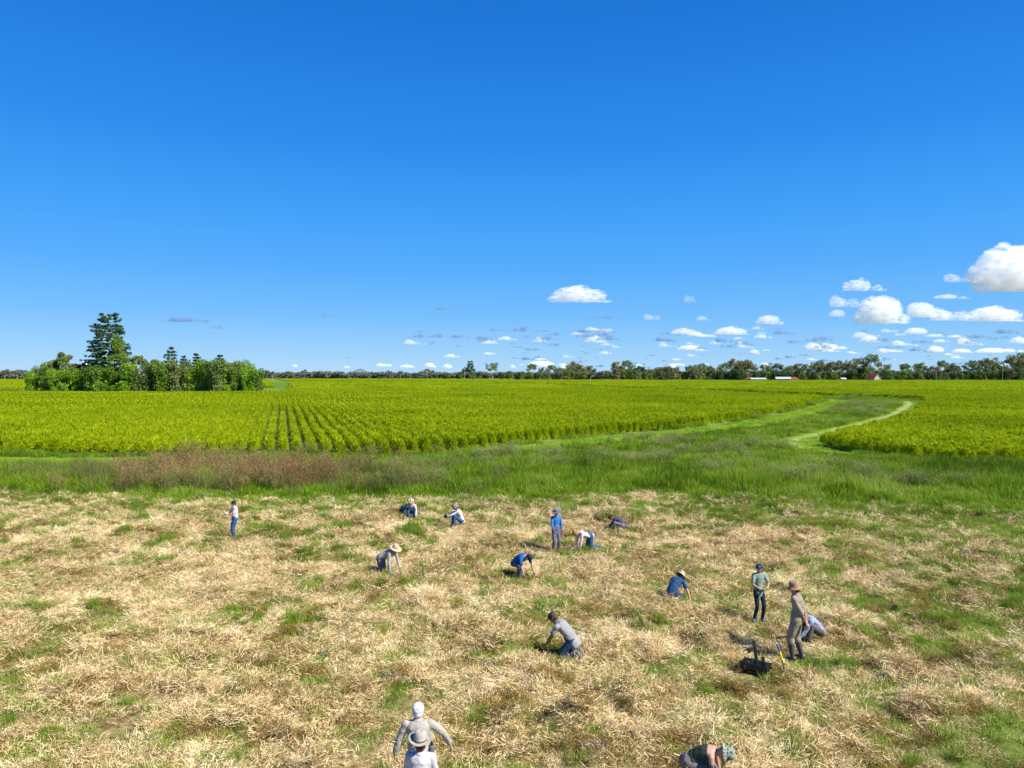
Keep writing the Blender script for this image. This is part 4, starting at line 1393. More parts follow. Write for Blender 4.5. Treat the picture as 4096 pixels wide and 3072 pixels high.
# ------------------------------------------------------------------ people
def skin_mat(name, col):
    m = mat_simple(name, tuple(c * .74 for c in col), .55, .10, 9, .1, 60, .35)
    return m
SKIN = skin_mat('skin_tanned', (.50, .25, .17)); SKIN_P = skin_mat('skin_fair', (.62, .34, .25)); SKIN_D = skin_mat('skin_brown', (.30, .15, .10))
_cloth = {}
def cloth(name, col, var=.12, scale=9, bump=.6, spots=None):
    if name in _cloth: return _cloth[name]
    if max(col) > .3: col = tuple(c * .60 for c in col)
    m = mat_simple('cloth_' + name, col, .9, var, scale, bump, 14, .15)
    _cloth[name] = m
    return m
def camo(name, cols):
    m, nt, p = newmat(name); L = nt.links
    tc = nt.nodes.new('ShaderNodeTexCoord'); nz = nt.nodes.new('ShaderNodeTexNoise'); nz.inputs['Scale'].default_value = 16
    nz.inputs['Detail'].default_value = 2; L.new(tc.outputs['Object'], nz.inputs['Vector'])
    r = ramp(nt, [(0, cols[0]), (.43, cols[1]), (.5, cols[2]), (.58, cols[3])]); r.color_ramp.interpolation = 'CONSTANT'
    L.new(nz.outputs['Fac'], r.inputs[0]); L.new(r.outputs[0], p.inputs['Base Color']); p.inputs['Roughness'].default_value = .9
    return m
EYE = mat_simple('eye_dark', (.02, .015, .01), .3, .1, 5)
LIP = mat_simple('lip', (.42, .15, .13), .5, .1, 5)
_wr = D.textures.new('wrinkle', 'CLOUDS'); _wr.noise_scale = .10; _wr.noise_depth = 4
_hr = D.textures.new('strands', 'CLOUDS'); _hr.noise_scale = .03; _hr.noise_depth = 2


def fuse(mb, name, mat, parent, voxel=.012, smooth=4, wrinkle=0.0, tex=None):
    """one continuous skin over the collected shells"""
    me = D.meshes.new('tmp'); me.from_pydata(mb.v, [], mb.f)
    o = D.objects.new('tmp', me); C.objects.link(o)
    md = o.modifiers.new('r', 'REMESH'); md.mode = 'VOXEL'; md.voxel_size = voxel
    if smooth:
        md = o.modifiers.new('s', 'SMOOTH'); md.iterations = smooth; md.factor = .5
    if wrinkle:
        md = o.modifiers.new('d', 'DISPLACE'); md.texture = tex or _wr; md.strength = wrinkle; md.mid_level = .5
    dg = bpy.context.evaluated_depsgraph_get()
    out = D.meshes.new_from_object(o.evaluated_get(dg))
    D.objects.remove(o)
    out.name = name
    out.polygons.foreach_set('use_smooth', [True] * len(out.polygons))
    out.materials.clear(); out.materials.append(mat)
    return add(name, out, parent)


def ik(a, b, l1, l2, hint):
    """middle joint of a two-bone limb from a to b, bent towards hint; returns (joint, end)"""
    a = Vector(a); b = Vector(b); d = b - a; L_ = d.length
    mx = (l1 + l2) * .995
    if L_ > mx: b = a + d * (mx / L_); d = b - a; L_ = mx
    L_ = max(L_, abs(l1 - l2) * 1.05 + 1e-4)
    dn = d.normalized()
    x_ = (l1 * l1 - l2 * l2 + L_ * L_) / (2 * L_)
    h_ = math.sqrt(max(0, l1 * l1 - x_ * x_))
    hv = Vector(hint); hv = hv - dn * hv.dot(dn)
    hv = hv.normalized() if hv.length > 1e-5 else dn.orthogonal().normalized()
    return a + dn * x_ + hv * h_, b


def basis(z, y):
    """matrix with local z along z and local y as near y as possible"""
    z = Vector(z).normalized(); y = Vector(y); x_ = y.cross(z)
    x_ = x_.normalized() if x_.length > 1e-5 else z.orthogonal().normalized()
    y = z.cross(x_)
    return Matrix((x_, y, z)).transposed()


def hand_shells(mb, w, d, nrm, side, grow=0.0, curl=.5):
    """palm, four fingers and a thumb; w wrist, d direction, nrm palm side, side towards the thumb"""
    w = Vector(w); d = Vector(d).normalized(); nrm = Vector(nrm); nrm = (nrm - d * nrm.dot(d)).normalized()
    s_ = d.cross(nrm).normalized()
    if s_.dot(Vector(side)) < 0: s_ = -s_
    pc = w + d * .05
    mb.tube([w - d * .01, w + d * .03, w + d * .085], [.026 + grow, .038 + grow, .040 + grow], 10, side=s_, asp=[.75, .5, .42])
    lens = (.072, .080, .074, .058); cs = math.cos
    for i, l in enumerate(lens):
        o_ = (1.5 - i) * .0205
        b = w + d * .082 + s_ * o_
        a = curl * .5
        d1 = (d * math.cos(a) + nrm * math.sin(a)); d2 = (d * math.cos(a * 2.6) + nrm * math.sin(a * 2.6))
        m1 = b + d1 * l * .5; e = m1 + d2 * l * .5
        mb.tube([b - d * .02, b, m1, e], [.0095 + grow, .0095 + grow, .009 + grow, .0075 + grow], 7)
    b = w + d * .025 + s_ * .03
    m1 = b + (d * .65 + s_ * .6 + nrm * .25).normalized() * .038
    mb.tube([b - s_ * .012, b, m1, m1 + (d * .9 + s_ * .15 + nrm * .35).normalized() * .034], [.013 + grow, .013 + grow, .011 + grow, .009 + grow], 7)


def hat_brim(mb, c, M, r, crown_r, crown_h, curl=.02, drop=.02, top=.8, thick=.008, tilt_front=0.0, side_up=0.0):
    def warp(q, r_, z_):
        if r_ > crown_r * 1.02:
            f = (r_ - crown_r) / max(1e-4, r - crown_r)
            z_ += -drop * f + side_up * f * f * math.cos(q) ** 2 - tilt_front * f * max(0, math.sin(q))
        return r_, z_
    p_ = [(.001, crown_h * .93), (crown_r * .45, crown_h), (crown_r * top, crown_h * .97), (crown_r * .96, crown_h * .6), (crown_r, .012), (crown_r * 1.03, .006),
          ((crown_r + r) / 2, .004), (r, .004 + curl * .3), (r, -thick + curl * .3), ((crown_r + r) / 2, -thick), (crown_r * .97, -thick), (crown_r * .93, 0.0), (crown_r * .9, crown_h * .6), (.001, crown_h * .85)]
    mb.lathe(p_, c, M, 28, 1.14, warp)


def cap_mesh(mb, c, M, r=.108, h=.115):
    mb.lathe([(.001, h), (r * .45, h * .95), (r * .8, h * .72), (r, h * .3), (r * 1.02, 0), (r * .96, -.004), (r * .93, h * .3), (r * .7, h * .66), (.001, h * .9)], c, M, 24, 1.14)


def cap_peak(mb, c, M, r=.108, l=.075):
    top, bot = [], []
    n = 9
    pts = []
    for i in range(n):
        a = R(28 + 124 * i / (n - 1))
        pts.append((r * math.cos(a) * 1.0, r * math.sin(a) * 1.1, .012))
    for i in reversed(range(n)):
        a = R(28 + 124 * i / (n - 1))
        e = math.sin(math.pi * i / (n - 1)) ** .6
        pts.append((r * math.cos(a) * 1.0, r * math.sin(a) * 1.1 + l * e, -.006 - .012 * (1 - e)))
    mb.loft([[Vector(c) + M @ Vector(q) for q in pts], [Vector(c) + M @ (Vector(q) + Vector((0, 0, .007))) for q in pts]])


def person(label, pos, face, sc=1.0, pelvis=(0, 0, .95), spine=(0, .03, 1), bend=.03, spl=.52,
           head=(0, 0, 1), look=(0, 1, 0), neck=.0, ank=((-.11, 0, .09), (.11, 0, .09)), khint=((0, 1, 0), (0, 1, 0)), toe=((-.1, 1, 0), (.1, 1, 0)),
           wr=((-.27, .05, .82), (.27, .05, .82)), ehint=((-.3, -1, 0), (.3, -1, 0)), curl=.6, palm=None, hdir=None,
           skin=None, shirt=None, sleeve='short', trouser=None, shoe=None, shoe_h=0, shoe_name='shoe', glove=None, glove_cuff=False,
           hat=None, hatmat=None, hair=None, hairmat=None, hem=.04, build=1.0, vox=.012, tank=False, collar=False, glove_sides=(0, 1), trouser_r=1.0, twist=0.0, loose=0.0, hairs=1.0):
    """local frame: x to the person's right, y forward, z up; a 1.75 m adult scaled by sc"""
    f = Vector((face[0], face[1], 0)).normalized()
    root = empty('person', pos, math.atan2(-f.x, f.y))
    root.scale = (sc, sc, sc)
    tag(root, label, 'person')
    skin = skin or SKIN
    Pv = Vector(pelvis); sp = Vector(spine).normalized()
    N = Pv + sp * spl
    X_ = Vector((1, 0, 0))
    X2 = (X_ * math.cos(twist) + Vector((0, 1, 0)) * math.sin(twist))
    back = X_.cross(sp).normalized() * -1        # points to the person's back
    if back.dot(Vector((0, -1, 0))) < 0 and abs(sp.z) > .3: back = -back
    mid = Pv + sp * spl * .5 + back * bend
    def bez(t): return Pv * (1 - t) ** 2 + mid * 2 * t * (1 - t) * 1.0 + N * t * t
    prof = [(-.10, .115, .095), (.0, .155, .115), (.18, .150, .112), (.40, .128, .098), (.62, .150, .112), (.80, .168, .115), (.92, .150, .092), (.99, .085, .072), (1.04, .058, .058)]
    pts = [bez(t) if t >= 0 else Pv + sp * t * spl for t, _, _ in prof]
    shr = .84 if not tank else .97
    w_ = [a * build * (shr if t < .99 else 1) for t, a, _ in prof]; as_ = [b / a * (1 if build == 1 else 1.1) for _, a, b in prof]
    body = MB()
    body.tube(pts, w_, 18, side=X_, asp=as_)
    hd = Vector(head).normalized(); lk = Vector(look).normalized()
    nb = N + sp * .01
    hc = nb + (sp * .35 + hd * .65).normalized() * .045 + hd * .10 + lk * .022
    M = basis(hd, lk)
    body.tube([nb - sp * .04, nb + (hc - nb) * .5, hc], [.064, .058, .055], 12)
    body.ell(hc + M @ Vector((0, -.008, .018)), .080, .098, .102, M, 18, 12)
    body.ell(hc + M @ Vector((0, .022, -.045)), .056, .066, .068, M, 16, 10)      # jaw
    body.tube([hc + M @ Vector((0, .085, .015)), hc + M @ Vector((0, .106, -.022))], [.010, .015], 8)  # nose
    for sx in (-1, 1):
        body.tube([hc + M @ Vector((sx * .074, -.008, .022)), hc + M @ Vector((sx * .076, -.010, -.022))], [.016, .011], 8)
    # legs
    hips = [Pv + X_ * (sx * .088) - sp * .02 for sx in (-1, 1)]
    legs = []
    for i in (0, 1):
        k_, a_ = ik(hips[i], ank[i], .445, .43, khint[i])
        legs.append((hips[i], k_, a_))
        body.tube([hips[i], hips[i].lerp(k_, .45), k_], [.078, .068, .052], 12)
        body.tube([k_, k_.lerp(a_, .3), a_], [.050, .052, .034], 12)
        t_ = Vector(toe[i]).normalized()
        body.tube([a_ - t_ * .03 + Vector((0, 0, -.02)), a_ + t_ * .12 + Vector((0, 0, -.055 if toe[i][2] > -.5 else -.0))], [.034, .028], 10)
    # arms
    sh = [N - sp * .055 + X2 * (sx * .175 * build) for sx in (-1, 1)]
    arms = []
    for i in (0, 1):
        e_, w2 = ik(sh[i], wr[i], .29, .255, ehint[i])
        arms.append((sh[i], e_, w2))
        body.tube([N - sp * .06 + X2 * ((i * 2 - 1) * .08), sh[i]], [.05, .048] if not tank else [.06, .052], 10)
        body.tube([sh[i], sh[i].lerp(e_, .5), e_], [.051, .044, .037], 10)
        body.tube([e_, e_.lerp(w2, .3), w2], [.037, .037, .024], 10)
        hdv = Vector(hdir[i]) if hdir else (w2 - e_)
        pn = Vector(palm[i]) if palm else Vector((1 - 2 * i, .2, 0))
        if glove is None or i not in glove_sides: hand_shells(body, w2, hdv, pn, Vector((0, 1, .4)), 0, curl)
        else:
            g = MB(); hand_shells(g, w2, hdv, pn, Vector((0, 1, .4)), .004, curl)
            hd_ = hdv.normalized()
            g.tube([w2 - (w2 - e_).normalized() * (.06 if glove_cuff else .02), w2 + hd_ * .02], [.038, .034], 12)
            fuse(g, 'glove', glove, root, .007, 2)
    fuse(body, 'body', skin, root, min(vox, .010), 3)
    # trousers
    if trouser:
        tb = MB()
        g = .020 * trouser_r
        tb.tube([Pv - sp * .07, Pv, Pv + sp * .10], [(.135 + g) * build, (.155 + g) * build, (.145 + g * .6) * build], 18, side=X_, asp=[.8, .78, .80], round_ends=True)
        for i in (0, 1):
            a, k_, b = legs[i]
            low = b.lerp(k_, .12 if not shoe_h else .78)
            tb.tube([a, a.lerp(k_, .5), k_], [.080 + g, .072 + g, .056 + g], 14)
            tb.tube([k_, k_.lerp(low, .35), low], [.056 + g, .054 + g * 1.1, .040 + g * 1.6], 14)
        fuse(tb, 'trousers', trouser, root, vox, 4, .014 if trouser_r > .6 else .004)
    # shoes
    if shoe:
        for i in (0, 1):
            a, k_, b = legs[i]
            t_ = Vector(toe[i]).normalized(); sb = MB()
            dn = Vector((0, 0, -1)) if t_.z > -.5 else Vector((0, -1, 0)) * 1
            dn = (dn - t_ * dn.dot(t_)).normalized()
            sd = t_.cross(dn)
            hl = b + dn * .045 - t_ * .05; tp = b + dn * .055 + t_ * .15
            sb.tube([hl, hl.lerp(tp, .45), tp], [.042, .046, .038], 12, side=sd, asp=[.85, .8, .62])
            sb.tube([b + dn * .03, b + (k_ - b).normalized() * max(.03, shoe_h)], [.046, .052 if shoe_h < .1 else .080], 12)
            fuse(sb, shoe_name, shoe, root, vox, 3)
    # shirt
    if shirt:
        s_ = MB(); g = .022
        t0 = -hem
        pr = [(t0 - .12, .162, .126), (t0, .166, .128), (.18, .162, .125), (.42, .150, .118), (.62, .166, .126), (.80, .180, .126), (.92, .168, .106), (.985, .118, .090)]
        if tank: pr = [(.06, .155, .12), (.25, .148, .112), (.45, .143, .112), (.66, .160, .124), (.80, .158, .122)]
        pp = [bez(t) if t >= 0 else Pv + sp * t * spl for t, _, _ in pr]
        s_.tube(pp, [a * build for _, a, _ in pr], 20, side=X_, asp=[b / a for _, a, b in pr], round_ends=False)
        for i in (0, 1):
            a, e_, w2 = arms[i]
            if tank:
                s_.tube([N - sp * .14 + X2 * ((i * 2 - 1) * .085) - back * .10, N - sp * .02 + X2 * ((i * 2 - 1) * .085), N - sp * .14 + X2 * ((i * 2 - 1) * .085) + back * .10], [.022] * 3, 8)
                continue
            s_.tube([N - sp * .06 + X2 * ((i * 2 - 1) * .06), a], [.075, .066], 14)
            if sleeve == 'short':
                s_.tube([a, a.lerp(e_, .45), a.lerp(e_, .8)], [.066, .062, .060], 14, round_ends=False)
            elif sleeve == 'rolled':
                s_.tube([a, a.lerp(e_, .5), e_], [.066, .060, .056], 14); s_.tube([e_, e_.lerp(w2, .3)], [.056, .054], 14)
            else:
                s_.tube([a, a.lerp(e_, .5), e_], [.066 + loose, .058 + loose, .052 + loose], 14); s_.tube([e_, e_.lerp(w2, .5), e_.lerp(w2, .9)], [.052 + loose, .048 + loose, .040 + loose], 14)
        fuse(s_, 'shirt', shirt, root, vox, 4, .030)
        if collar:
            c_ = MB(); cn = N + sp * .0
            Mc = basis(sp, lk)
            c_.lathe([(.062, .035), (.078, .03), (.092, -.012), (.084, -.02), (.066, .0)], cn, Mc, 20, 1.05)
            c_.build('collar', shirt, root)
    # hair
    if hair:
        h_ = MB()
        if hair in ('short', 'bun', 'pony', 'long'):
            h_.ell(hc + M @ Vector((0, -.024, .034)), .094 * hairs, .104 * hairs, .098 * hairs, M, 18, 12)
            h_.ell(hc + M @ Vector((0, -.055, -.030)), .082 * hairs, .062 * hairs, .072 * hairs, M, 16, 10)
        if hair == 'bun': h_.ell(hc + M @ Vector((0, -.10, .085)), .042, .04, .04, M)
        if hair == 'pony':
            h_.tube([hc + M @ Vector((0, -.09, .02)), hc + M @ Vector((-.05, -.10, -.09)), hc + M @ Vector((-.085, .0, -.20)), hc + M @ Vector((-.06, .06, -.29))], [.03, .036, .028, .010], 10)
        if hair == 'long':
            for q in range(14):
                a = R(-60 + 300 * q / 13); o_ = hc + M @ Vector((.078 * math.cos(a), -.035 + .075 * math.sin(a), -.02))
                dn = Vector((0, 0, -1)); ln = .22 + .10 * ((q * 7) % 5) / 5
                h_.tube([o_, o_ + dn * ln * .5 + M @ Vector((.01 * math.cos(q), .01, 0)), o_ + dn * ln + Vector((.02 * math.sin(q * 2), .02 * math.cos(q * 3), 0))], [.02, .019, .005], 7)
        fuse(h_, 'hair', hairmat, root, .010 if hair != 'long' else .008, 1, .022, _hr)
    # face: eyes and mouth
    if lk.y * 0 == 0:
        for sx in (-1, 1):
            e = MB(); e.ell(hc + M @ Vector((sx * .030, .081, .016)), .012, .007, .007, M, 10, 6); e.build('eye', EYE, root)
        e = MB(); e.ell(hc + M @ Vector((0, .083, -.055)), .022, .008, .006, M, 10, 6); e.build('mouth', LIP, root)
    # hats
    if hat == 'cap':
        b = MB(); cap_mesh(b, hc + M @ Vector((0, -.012, .040)), M, .093, .09); co = b.build('cap', hatmat, root)
        b = MB(); cap_peak(b, hc + M @ Vector((0, -.012, .043)), M, .09); pk = b.build('cap_peak', hatmat, co, False)
    elif hat:
        b = MB()
        prm = dict(wide=(.20, .098, .115, .05, .015, .8), bucket=(.165, .097, .085, .0, .06, .85), straw=(.205, .098, .13, .02, .02, .62), tall=(.185, .100, .155, .05, -.01, .72), soft=(.155, .103, .12, .02, .05, .85))[hat]
        hat_brim(b, hc + M @ Vector((0, -.012, .040)), M, prm[0], prm[1], prm[2], prm[3], prm[4], prm[5], side_up=.035 if hat in ('wide', 'tall') else 0)
        ho = b.build('hat', hatmat, root)
        if hat in ('straw', 'wide', 'tall'):
            q = MB(); q.lathe([(.101, .012), (.103, .014), (.102, .034), (.098, .036)], hc + M @ Vector((0, -.012, .040)), M, 28, 1.14); q.build('hat_band', cloth('band', (.10, .08, .06)) if hat != 'straw' else cloth('band_straw', (.62, .50, .38)), ho)
    root['_n'] = 0
    del root['_n']
    return root, dict(N=N, hc=hc, M=M, legs=legs, arms=arms, P=Pv, sp=sp, back=back)


def world(root, v):
    v = Vector(v) * root.scale.x
    c_, s_ = math.cos(root.rotation_euler.z), math.sin(root.rotation_euler.z)
    return Vector((root.location.x + v.x * c_ - v.y * s_, root.location.y + v.x * s_ + v.y * c_, root.location.z + v.z))


def gp(px, py, lift=0.0):
    q = P(px, py)
    z = hz(q.x, q.y)
    q = P(px, py, z)
    return (q.x, q.y, hz(q.x, q.y) + lift + .05)


GREYSHIRT = cloth('pale_grey', (.42, .42, .42)); PINKISH = cloth('pale_pink', (.95, .82, .84)); WHITE = cloth('white', (.80, .76, .78))
JEANS = cloth('jeans', (.045, .14, .32)); JEANS_D = cloth('jeans_dark', (.022, .045, .095)); NAVY = cloth('navy', (.018, .06, .14)); BLUE = cloth('blue', (.03, .17, .46))
JACKET = cloth('sky_blue', (.07, .28, .68)); SLATE = cloth('slate', (.13, .13, .17)); KHAKI = cloth('khaki', (.42, .37, .29)); KHAKI_T = cloth('khaki_trousers', (.27, .22, .15))
SAGE = cloth('sage', (.34, .44, .38)); LEGGING = cloth('legging', (.012, .028, .042)); OLIVE = cloth('olive', (.032, .048, .030)); TAUPE = cloth('taupe', (.17, .14, .13))
DENIM_L = cloth('pale_denim', (.38, .47, .60)); BLACK = cloth('black', (.012, .012, .016)); BOOT = cloth('boot', (.07, .07, .075)); BROWNHAT = cloth('brown_felt', (.30, .19, .11))
SOFTGREY = cloth('soft_grey_brown', (.38, .31, .29)); STRAWHAT = cloth('straw_hat', (.78, .58, .36)); BLUEGREY = cloth('blue_grey', (.17, .23, .33)); CREAMHAT = cloth('cream', (.68, .58, .42))
BEIGE = cloth('beige', (.46, .42, .34)); STONE = cloth('stone', (.58, .53, .45)); REDG = cloth('red_glove', (.70, .03, .05)); YELLOWG = cloth('tan_glove', (.62, .52, .26))
HIVIS = cloth('hivis', (.62, .68, .02)); CAPNAVY = cloth('cap_navy', (.012, .018, .04)); LTBLUE = cloth('light_blue', (.40, .55, .80)); CHARCOAL = cloth('charcoal', (.055, .058, .085))
CAMO = camo('camo', [(.05, .08, .08), (.16, .22, .20), (.36, .36, .24), (.09, .12, .13)])
H_WHITE = mat_simple('hair_white', (.62, .62, .64), .7, .1, 40, .6, 120); H_BLK = mat_simple('hair_black', (.015, .01, .01), .5, .3, 40, .6, 120)
H_GING = mat_simple('hair_ginger', (.36, .17, .06), .6, .35, 30, .6, 120); H_BLOND = mat_simple('hair_blond', (.40, .27, .12), .6, .35, 30, .6, 120); H_BRN = mat_simple('hair_brown', (.07, .035, .02), .6, .3, 30, .6, 120)

# 1 standing man with phone
r1, d1 = person('person standing at left in black cap, pale pink shirt and jeans, holding a phone', gp(940, 2163), (-.75, -.66), .985,
                wr=((-.03, .36, 1.21), (.07, .37, 1.22)), ehint=((-.5, -.2, -1), (.5, -.2, -1)), palm=((0, -.3, 1), (0, -.3, 1)), hdir=((.25, .9, .25), (-.25, .9, .25)), head=(0, .15, 1), look=(0, 1, -.35),
                shirt=PINKISH, trouser=JEANS, shoe=cloth('brown_shoe', (.10, .05, .04)), glove=WHITE, hat='cap', hatmat=CAPNAVY, hair='short', hairmat=H_BRN, hem=.16, collar=True, ank=((-.09, .05, .09), (.10, -.05, .09)))
ph = MB(); ph.box((0, 0, 0), .075, .15, .012); ph_o = ph.build('phone', BLACK, None, False)
w_ = world(r1, (.03, .47, 1.28)); ph_o.location = w_; ph_o.rotation_euler = (R(35), 0, r1.rotation_euler.z)
sc_ = MB(); sc_.box((0, 0, .0075), .066, .135, .002); so = sc_.build('phone_screen', GLASS, ph_o, False)
tag(ph_o, 'black phone held up in the white gloves of the person standing at left', 'phone')

SQ = dict(ank=((-.16, .22, .09), (.16, .22, .09)), khint=((-.3, 1, .6), (.3, 1, .6)), toe=((-.25, 1, 0), (.25, 1, 0)))
# 2 crouching person with white bucket hat and high-visibility top
person('person crouching behind another at the grass edge, white bucket hat, navy and yellow top', gp(1617, 2066), (.95, -.35), .97, pelvis=(0, -.10, .40), spine=(0, .80, .60), bend=.06,
       head=(.1, .6, .7), look=(.2, 1, -.5), wr=((-.16, .50, .10), (.16, .50, .10)), shirt=NAVY, sleeve='long', trouser=JEANS, shoe=BLACK, hat='bucket', hatmat=WHITE, hair='short', hairmat=H_BRN, **SQ)
vb = MB(); vr = D.objects[[o.name for o in C.objects if o.name.startswith('person')][-1]]
vb.tube([(0, .05, .56), (0, .24, .70), (0, .34, .76)], [.185, .195, .17], 20, side=(1, 0, 0), asp=[.76, .76, .66], round_ends=False)
fuse(vb, 'hivis_vest', HIVIS, vr, .012, 3, .01)
# 3 person with brown hat in front
person('person squatting low at the grass edge in brown hat, pale pink top and blue jeans', gp(1652, 2080), (-.25, -.95), .97, pelvis=(0, -.12, .30), spine=(0, .55, .85), bend=.06,
       head=(0, .75, .6), look=(0, .8, -.7), wr=((.40, -.30, .12), (-.40, .36, .10))[::-1] if False else ((-.30, .34, .10), (.34, .26, .10)), ehint=((-1, 0, .2), (1, 0, .2)),
       shirt=PINKISH, sleeve='long', trouser=JEANS, shoe=BLACK, hat='soft', hatmat=BROWNHAT, hair='short', hairmat=H_BRN, **SQ)
# 4 squatting man facing left
person('person squatting in grey-brown hat, pale pink shirt and blue jeans, resting forearms on knees', gp(1832, 2120), (-.97, -.2), 1.03, pelvis=(0, -.16, .27), spine=(0, .36, .93), bend=.07,
       head=(0, .5, .85), look=(0, 1, -.6), wr=((-.10, .62, .46), (.14, .55, .48)), ehint=((-1, 0, -.4), (1, 0, -.4)), shirt=PINKISH, sleeve='long', trouser=JEANS, shoe=BLACK, hat='soft', hatmat=SOFTGREY,
       hair='short', hairmat=H_BRN, glove=BLACK, hem=.1, **SQ)
# 5 man in straw hat on hands and knees
ALL4 = dict(pelvis=(0, -.22, .55), khint=((0, 1, -.3), (0, 1, -.3)), ank=((-.13, -.62, .06), (.13, -.58, .06)), toe=((0, -.6, -.8), (0, -.6, -.8)))
person('person in straw hat and pale grey shirt on hands and knees, left of centre', gp(1548, 2298), (.96, -.36), 1.06, spine=(0, .93, .42), bend=.05, head=(.1, .35, .9), look=(.45, .9, -.45),
       wr=((-.22, .42, .06), (.24, .26, .08)), ehint=((-1, -.3, 0), (1, -.5, .3)), shirt=cloth('oat', (.56, .54, .50)), sleeve='long', trouser=SLATE, shoe=BLACK, hat='straw', hatmat=STRAWHAT, glove=LTBLUE,
       hair='short', hairmat=H_BRN, skin=skin_mat('skin_red', (.48, .16, .13)), hem=.10, build=1.08, collar=True, **ALL4)
# 6 kneeling man in blue tee
person('person kneeling bent over in bright blue T-shirt and black cap, bare forearms down', gp(2078, 2318), (.72, -.70), 1.04, pelvis=(0, -.16, .52), spine=(0, .86, .50), bend=.12,
       head=(.05, .95, .15), look=(.1, .35, -.95), wr=((-.30, .44, .10), (.22, .46, .06)), ehint=((-1, -.3, .2), (1, -.3, .2)), ank=((-.13, -.42, .05), (.20, .12, .09)), khint=((0, 1, -.3), (.4, 1, .3)),
       toe=((0, -.8, -.6), (.2, 1, 0)), shirt=BLUE, trouser=cloth('dusk', (.10, .11, .15)), shoe=BLACK, hat='cap', hatmat=CAPNAVY, hair='short', hairmat=H_BRN, skin=SKIN_P, build=1.12, hem=.02)
# 7 standing woman in blue jacket
person('person standing in bright blue jacket, wide hat, grey trousers and red gloves', gp(2224, 2212), (.22, -.97), .985, wr=((-.22, .12, .88), (.16, .26, .86)), ehint=((-.6, -1, 0), (.8, -.6, 0)),
       head=(0, .1, 1), look=(.35, 1, -.25), shirt=JACKET, sleeve='long', trouser=SLATE, shoe=BOOT, hat='wide', hatmat=BLUEGREY, glove=REDG, hair='short', hairmat=H_BRN, hem=.24, skin=SKIN_P, collar=True,
       ank=((-.10, .06, .09), (.11, -.02, .09)))
# 8 woman on all fours, ginger hair
person('person with ginger hair, white blouse and blue jeans, on hands and knees facing left', gp(2340, 2200), (-.93, -.36), 1.0, spine=(0, .96, .30), bend=.04, head=(0, .9, .15), look=(0, .3, -.9),
       wr=((-.20, .34, .06), (.24, .30, .06)), ehint=((-1, -.3, 0), (1, -.5, .3)), shirt=WHITE, sleeve='long', trouser=JEANS, shoe=SLATE, hair='bun', hairmat=H_GING, skin=SKIN_P, hem=.12, **ALL4)
# 9 dark shirt bending left
person('person in charcoal long-sleeved top bent low behind a grass tuft, face hidden', gp(2478, 2116), (-.96, .2), .98, pelvis=(0, -.18, .40), spine=(0, .80, .60), bend=.12, head=(0, .95, -.1), look=(0, .2, -1),
       wr=((-.10, .60, .06), (.20, .60, .06)), ehint=((-1, 0, .3), (1, 0, .3)), shirt=CHARCOAL, sleeve='long', trouser=SLATE, shoe=BLACK, hair='short', hairmat=H_BLK, glove=BLACK, hem=.1, **SQ)
# 10 navy tee, white hat, sitting on heels
KN = dict(ank=((-.14, -.30, .06), (.14, -.28, .06)), khint=((-.2, 1, 0), (.2, 1, 0)), toe=((0, -1, -.35), (0, -1, -.35)))
person('person kneeling back to the camera in navy T-shirt and cream-white hat, digging with bare arm', gp(2700, 2400), (.66, .75), 1.02, pelvis=(0, -.20, .28), spine=(.02, .76, .66), bend=.12,
       head=(.15, .72, .60), look=(.3, .8, -.6), wr=((-.10, .58, .08), (.46, .10, .10)), ehint=((-1, 0, .3), (1, -.2, .2)), shirt=NAVY, trouser=JEANS_D, shoe=BLACK, hat='bucket', hatmat=CREAMHAT, hair='short', hairmat=H_BRN,
       skin=SKIN_P, hem=.0, build=1.08, **KN)
# 11 standing woman in sage
r11, d11 = person('person standing in sage T-shirt and black leggings, navy cap, dark ponytail', gp(3034, 2497), (.22, -.97), .965, wr=((-.10, .30, 1.08), (.12, .30, 1.06)), ehint=((-1, -.5, -.4), (1, -.5, -.4)),
       palm=((1, 0, .3), (-1, 0, .3)), hdir=((.8, .3, -.2), (-.8, .3, -.2)), head=(.06, .12, 1), look=(.55, 1, -.3), shirt=SAGE, trouser=LEGGING, trouser_r=.25, shoe=NAVY, glove=YELLOWG, glove_cuff=True, hat='cap', hatmat=cloth('cap_blue', (.015, .03, .12)),
       hair='pony', hairmat=H_BLK, hem=.22, skin=SKIN, ank=((-.12, .02, .09), (.13, -.02, .09)), toe=((.05, 1, 0), (.7, 1, 0)), vox=.010, build=.95)
bd = MB(); bd.ell(d11['hc'] + d11['M'] @ Vector((0, .092, .085)), .026, .008, .022, d11['M']); bd.build('cap_badge', WHITE, r11)
for i in (0, 1):
    q = MB(); a, k_, b = d11['legs'][i]; q.tube([b, b.lerp(k_, .16)], [.045, .046], 12); q.build('sock', WHITE, r11)
# 12 tall man in khaki and gumboots
person('tall person in khaki work clothes, brown hat and grey gumboots, hands clasped behind back', gp(3188, 2648), (-.80, .58), 1.10, pelvis=(0, 0, .96), spine=(0, .06, 1), bend=.05,
       wr=((-.02, -.20, .90), (.04, -.22, .86)), ehint=((-1, -.35, .0), (1, -.35, 0)), palm=((0, -1, .1), (0, -1, .1)), hdir=((.35, -.25, -1), (-.1, -.3, -1)), head=(-.05, .14, 1), look=(-.15, 1, -.12), shirt=KHAKI, sleeve='rolled', trouser=KHAKI_T, trouser_r=1.6, shoe=BOOT,
       shoe_h=.34, shoe_name='gumboot', hat='soft', hatmat=BROWNHAT, hair='short', hairmat=H_BRN, hem=.10, skin=SKIN, vox=.010, ank=((-.13, .06, .09), (.13, -.08, .09)), collar=True)
